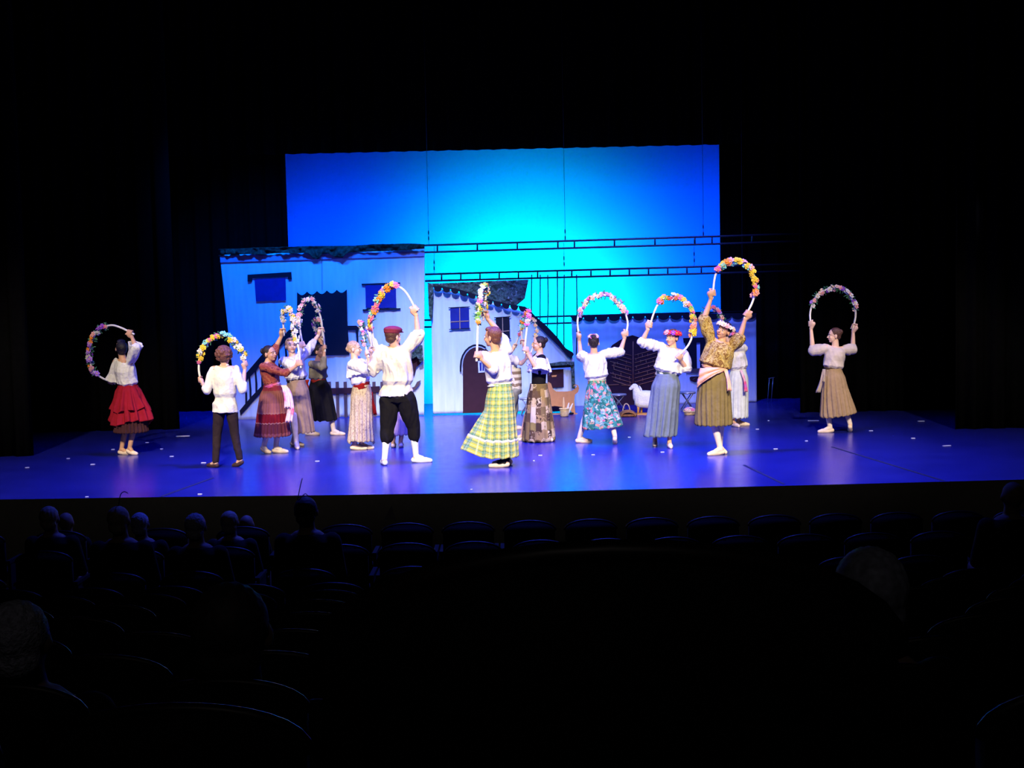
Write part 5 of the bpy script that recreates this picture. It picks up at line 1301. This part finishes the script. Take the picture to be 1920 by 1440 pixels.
# tape marks and paper scraps on the dance floor
M_pap = plain('white_tape', (.85, .85, .9), rough=.8)
def scrap(px, py, wpx, ang_, label, dpx=1.6):
    p = G(px, py); w = wpx / S(p.y); dd = dpx / S(p.y) * 3.0; R = Matrix.Rotation(math.radians(ang_), 3, 'Z')
    MB().box(p + Vector((0, 0, .004)), (w, dd, .004), R).own('tape_mark', M_pap, label, 'tape mark', 'white tape marks and scraps on the stage floor', smooth=False)
for (x, y, w, a, l) in ((51, 877, 7, 35, 'brightest white scrap at the far left of the stage floor'), (128, 860, 6, 10, 'small white scrap left of the crimson skirt dancer, nearest the black wing'), (174, 871, 8, 5, 'white scrap in front of the crimson skirt dancer'),
        (212, 843, 6, 8, 'small scrap just behind the feet of the crimson skirt dancer'), (276, 830, 6, 3, 'small scrap right behind the crimson skirt dancer'), (303, 842, 5, 3, 'dot-like scrap between crimson skirt and curly haired dancers'),
        (322, 856, 7, 3, 'white scrap left of the curly haired dancer'), (343, 818, 25, 3, 'long thin tape line behind the curly haired dancer'), (382, 868, 9, 0, 'scrap at the feet of the curly haired dancer'),
        (163, 932, 6, 20, 'scrap at the front edge of the stage, left'), (375, 927, 8, 0, 'scrap on the front edge below the curly haired dancer'), (595, 865, 8, 0, 'faint scrap in front of the taupe skirt dancer'),
        (884, 918, 4, 0, 'tiny white dot at the stage edge below the plaid skirt'), (1013, 854, 7, 0, 'scrap in front of the patchwork skirt dancer'), (1001, 864, 3, 0, 'tiny dot nearest the patchwork skirt dancer'), (1112, 853, 6, 0, 'small scrap before the floral skirt dancer'), (1180, 820, 5, 0, 'small scrap between the floral and blue grey skirts'), (1242, 848, 7, 0, 'scrap just below the blue grey skirt dancer'),
        (1420, 805, 6, 0, 'faint scrap right of the olive skirt dancer'), (1441, 789, 3, 0, 'tiny dot on the floor right of the white dress dancer'), (1525, 789, 20, -5, 'thin tape line left of the tan skirt dancer'), (1454, 842, 8, 0, 'faint scrap between olive and tan skirt dancers'), (1512, 827, 5, 0, 'small scrap in front of the tan skirt dancer'),
        (1633, 808, 7, -8, 'scrap right of the tan skirt dancer'), (1712, 822, 7, -8, 'scrap farther right on the dark floor'), (1727, 790, 12, 0, 'thin pale scrap near the right wing'), (1775, 836, 16, 14, 'bright long scrap at the right of the stage floor')):
    scrap(x, y, w, a, l)
# seams between dance floor strips
M_seam = plain('dark_floor_seam', (.012, .014, .06), rough=.6)
def seam(a, b, label):
    p, q = G(*a), G(*b); d = (q - p).normalized(); n = Vector((-d.y, d.x, 0)) * .018; z = Vector((0, 0, .003))
    MB().add([p - n + z, p + n + z, q + n + z, q - n + z], [(0, 1, 2, 3)]).own('floor_seam', M_seam, label, 'floor seam', smooth=False)
seam((302, 931.5), (400, 896), 'dark seam running back from the stage edge below the curly haired dancer')
seam((1470, 908), (1395, 872), 'dark seam near the front edge right of the olive skirt dancer')
seam((1770, 902), (1560, 838), 'thin dark seam crossing the right part of the floor')

# ------------------------------------------------------------------ auditorium
def seat_proto(label):
    t = empty('theatre_seat', (0, 0, 0), label, 'seat', 'theatre seats in the dark auditorium')
    mb = MB(); secs = []
    pts = []
    for i in range(17):
        a = math.pi * i / 16; pts.append((-.25 * math.cos(a), .80 + .10 * math.sin(a)))
    vsf = [(-.25, .42)] + pts + [(.25, .42)]
    f_ = [(x, .0 - .04 * math.cos(x * 5), z) for x, z in vsf]; bk = [(x * .98, .07 - .04 * math.cos(x * 5), z) for x, z in vsf]; n = len(f_)
    mb.add(f_ + bk, [tuple(range(n)), tuple(range(2 * n - 1, n - 1, -1))] + [(i, i + n, (i + 1) % n + n, (i + 1) % n) for i in range(n)])
    o = mb.build('seat_back', M_seat, t)
    mb = MB(); mb.tube([(x * 1.01, .0 - .04 * math.cos(x * 5) + .02, z + .004) for x, z in vsf[1:-1]], .014, 8); mb.build('back_rim', M_seatwood, t)
    MB().ell((0, .28, .45), [X, Y, Z], (.24, .24, .05)).build('seat_cushion', M_seat, t)
    for sx in (-1, 1):
        MB().box((sx * .27, .20, .60), (.04, .36, .03)).build('armrest', M_seat, t, smooth=False)
        MB().box((sx * .27, .20, .29), (.03, .30, .58)).build('side_panel', M_seat, t, smooth=False)
    return t
SPECT = [(92, 948, 36, 11.6), (123, 960, 30, 12.6), (222, 948, 42, 10.6), (262, 960, 34, 11.6), (366, 961, 40, 10.6), (430, 957, 34, 11.6), (462, 965, 29, 12.6), (573, 930, 44, 10.6), (1899, 901, 44, 10.6),
         (34, 1122, 118, 3.8), (432, 1088, 150, 3.8), (1628, 1022, 140, 3.8)]
rows = [(12.4, 'first'), (11.4, 'second'), (10.4, 'third'), (9.4, 'fourth'), (8.4, 'fifth'), (7.4, 'sixth'), (6.4, 'seventh'), (5.4, 'eighth'), (4.5, 'ninth'), (3.6, 'tenth'), (2.4, 'eleventh')]
proto = None
for (ry, nm) in rows:
    half = ry * .40 + .3
    taken = sorted(P(a[0], a[1], a[3]).x for a in SPECT if abs(a[3] - ry - .2) < .05)
    xs = list(taken); x = -half + (0.28 if nm in ('second', 'fourth', 'sixth', 'eighth', 'tenth') else 0)
    while x < half:
        if all(abs(x - t) > .585 for t in taken): xs.append(x)
        x += .60
    for x in sorted(xs):
        lb = 'dark theatre seat in the %s row counted back from the stage' % nm
        if proto is None: proto = seat_proto(lb); o = proto
        else:
            o = proto.copy(); COL.objects.link(o)
            for ch in list(proto.children):
                c2 = ch.copy(); COL.objects.link(c2); c2.parent = o
            o['label'] = lb
        o['group'] = 'theatre seats, %s row' % nm
        o.location = (x, ry, floor_z(ry))
# nearest seat back rising into the bottom of the view
o = proto.copy(); COL.objects.link(o)
for ch in list(proto.children):
    c2 = ch.copy(); COL.objects.link(c2); c2.parent = o
o['label'] = 'nearest dark theatre seat, its rounded back filling the bottom centre'; o['group'] = 'theatre seats, nearest row'
o.location = (.08, 1.1, 1.07); 

def spectator(px, pytop, wpx, Y, haircol, label, bald=False, extra=None, dark=1.0):
    """seated spectator seen from behind, head top at (px,pytop)"""
    k = wpx / S(Y) / .165; top = P(px, pytop, Y); hc = top - Vector((0, 0, .115 * k))
    fz = floor_z(Y); root = empty('person', (hc.x, Y, fz), label, 'person', 'spectators seated in the dark auditorium')
    b = MB(); nk = hc - Vector((0, -.03, .14 * k)); pel = Vector((nk.x, Y + .06, nk.z - .50 * k))
    b.loft([(pel, X, Y_, .18 * k, .12 * k), (pel.lerp(nk, .5), X, Y_, .165 * k, .11 * k), (pel.lerp(nk, .82), X, Y_, .20 * k, .105 * k), (nk, X, Y_, .09 * k, .07 * k)], 20)
    b.cone(nk, .058 * k, hc - Vector((0, 0, .04)), .052 * k)
    b.ell(hc + Vector((0, -.01, .02)), [X, Y_, Z], (.075 * k, .09 * k, .09 * k)); b.ell(hc + Vector((0, .03, -.03)), [X, Y_, Z], (.06 * k, .06 * k, .075 * k))
    for sx in (-1, 1):
        sh = pel.lerp(nk, .84) + X * sx * .17 * k; el = sh + Vector((sx * .05, .08, -.26 * k)); wr = el + Vector((-sx * .08, .22, 0))
        b.chain([sh, el, wr, wr + Vector((-sx * .03, .07, 0))], [.06 * k, .045 * k, .03 * k, .03 * k]); b.ell(hc + X * sx * .077 * k + Vector((0, 0, -.01)), [X, Y_, Z], (.01 * k, .02 * k, .03 * k), 8, 6)
        hp = pel + X * sx * .09 * k; kn = hp + Vector((0, .42 * k, .04)); b.chain([hp, kn, kn + Vector((0, .05, -.38 * k))], [.085 * k, .06 * k, .045 * k])
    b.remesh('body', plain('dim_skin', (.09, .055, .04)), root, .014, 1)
    cl = MB().loft([(pel, X, Y_, .20 * k, .14 * k), (pel.lerp(nk, .5), X, Y_, .18 * k, .125 * k), (pel.lerp(nk, .84), X, Y_, .215 * k, .12 * k), (pel.lerp(nk, .97), X, Y_, .10 * k, .085 * k)], 20)
    for sx in (-1, 1):
        sh = pel.lerp(nk, .84) + X * sx * .17 * k; el = sh + Vector((sx * .05, .08, -.26 * k)); cl.chain([sh, el, el + Vector((-sx * .08, .2, 0))], [.07 * k, .055 * k, .045 * k])
    cl.remesh('jacket', M_seat, root, .014, 1)
    if not bald:
        hb = MB().ell(hc + Vector((0, -.022 * k, .028 * k)), [X, Y_, Z], (.082 * k, .092 * k, .088 * k)); hb.ell(hc + Vector((0, -.045 * k, -.035 * k)), [X, Y_, Z], (.07 * k, .055 * k, .06 * k))
        hb.remesh('hair', haircol, root, .010, 1, (.002, 60))
    return root, hc, k
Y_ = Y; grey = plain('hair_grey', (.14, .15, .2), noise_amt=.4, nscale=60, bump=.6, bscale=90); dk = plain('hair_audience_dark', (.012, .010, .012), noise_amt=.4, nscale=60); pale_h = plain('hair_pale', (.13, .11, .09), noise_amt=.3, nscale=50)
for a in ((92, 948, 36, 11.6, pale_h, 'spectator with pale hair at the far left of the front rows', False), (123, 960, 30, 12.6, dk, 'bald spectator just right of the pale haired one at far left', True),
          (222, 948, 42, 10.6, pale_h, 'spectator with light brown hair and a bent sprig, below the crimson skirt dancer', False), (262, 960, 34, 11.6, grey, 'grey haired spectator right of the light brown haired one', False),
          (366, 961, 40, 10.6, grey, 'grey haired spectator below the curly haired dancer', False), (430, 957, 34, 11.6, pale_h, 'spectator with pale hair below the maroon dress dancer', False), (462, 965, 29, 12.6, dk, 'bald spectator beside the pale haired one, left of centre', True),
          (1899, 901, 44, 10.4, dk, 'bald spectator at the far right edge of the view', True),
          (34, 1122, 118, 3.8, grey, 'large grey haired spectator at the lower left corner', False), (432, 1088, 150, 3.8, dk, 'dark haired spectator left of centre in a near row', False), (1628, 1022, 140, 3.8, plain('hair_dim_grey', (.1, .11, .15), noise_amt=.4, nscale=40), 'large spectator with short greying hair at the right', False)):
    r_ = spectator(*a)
    if a[0] == 222: SPROOT = r_[0]
root, hc, k = spectator(573, 930, 44, 10.6, dk, 'spectator wearing a headdress with thin upright sprigs, centre left', False)
sp_ = MB()
for a, b_, c in (((558, 938), (563, 912), (567, 897)), ((560, 938), (572, 926), (579, 932))):
    sp_.tube(catmull([P(*a, 10.5), P(*b_, 10.5), P(*c, 10.5)], 5), .004, 5)
sp_.build('hair_sprigs', plain('dark_sprig', (.01, .01, .012)), root)
MB().tube(catmull([P(222, 950, 10.6), P(226, 928, 10.6), P(233, 922, 10.6), P(240, 925, 10.6)], 5), .004, 5).build('hair_sprig', plain('dark_sprig', (0, 0, 0)), SPROOT)
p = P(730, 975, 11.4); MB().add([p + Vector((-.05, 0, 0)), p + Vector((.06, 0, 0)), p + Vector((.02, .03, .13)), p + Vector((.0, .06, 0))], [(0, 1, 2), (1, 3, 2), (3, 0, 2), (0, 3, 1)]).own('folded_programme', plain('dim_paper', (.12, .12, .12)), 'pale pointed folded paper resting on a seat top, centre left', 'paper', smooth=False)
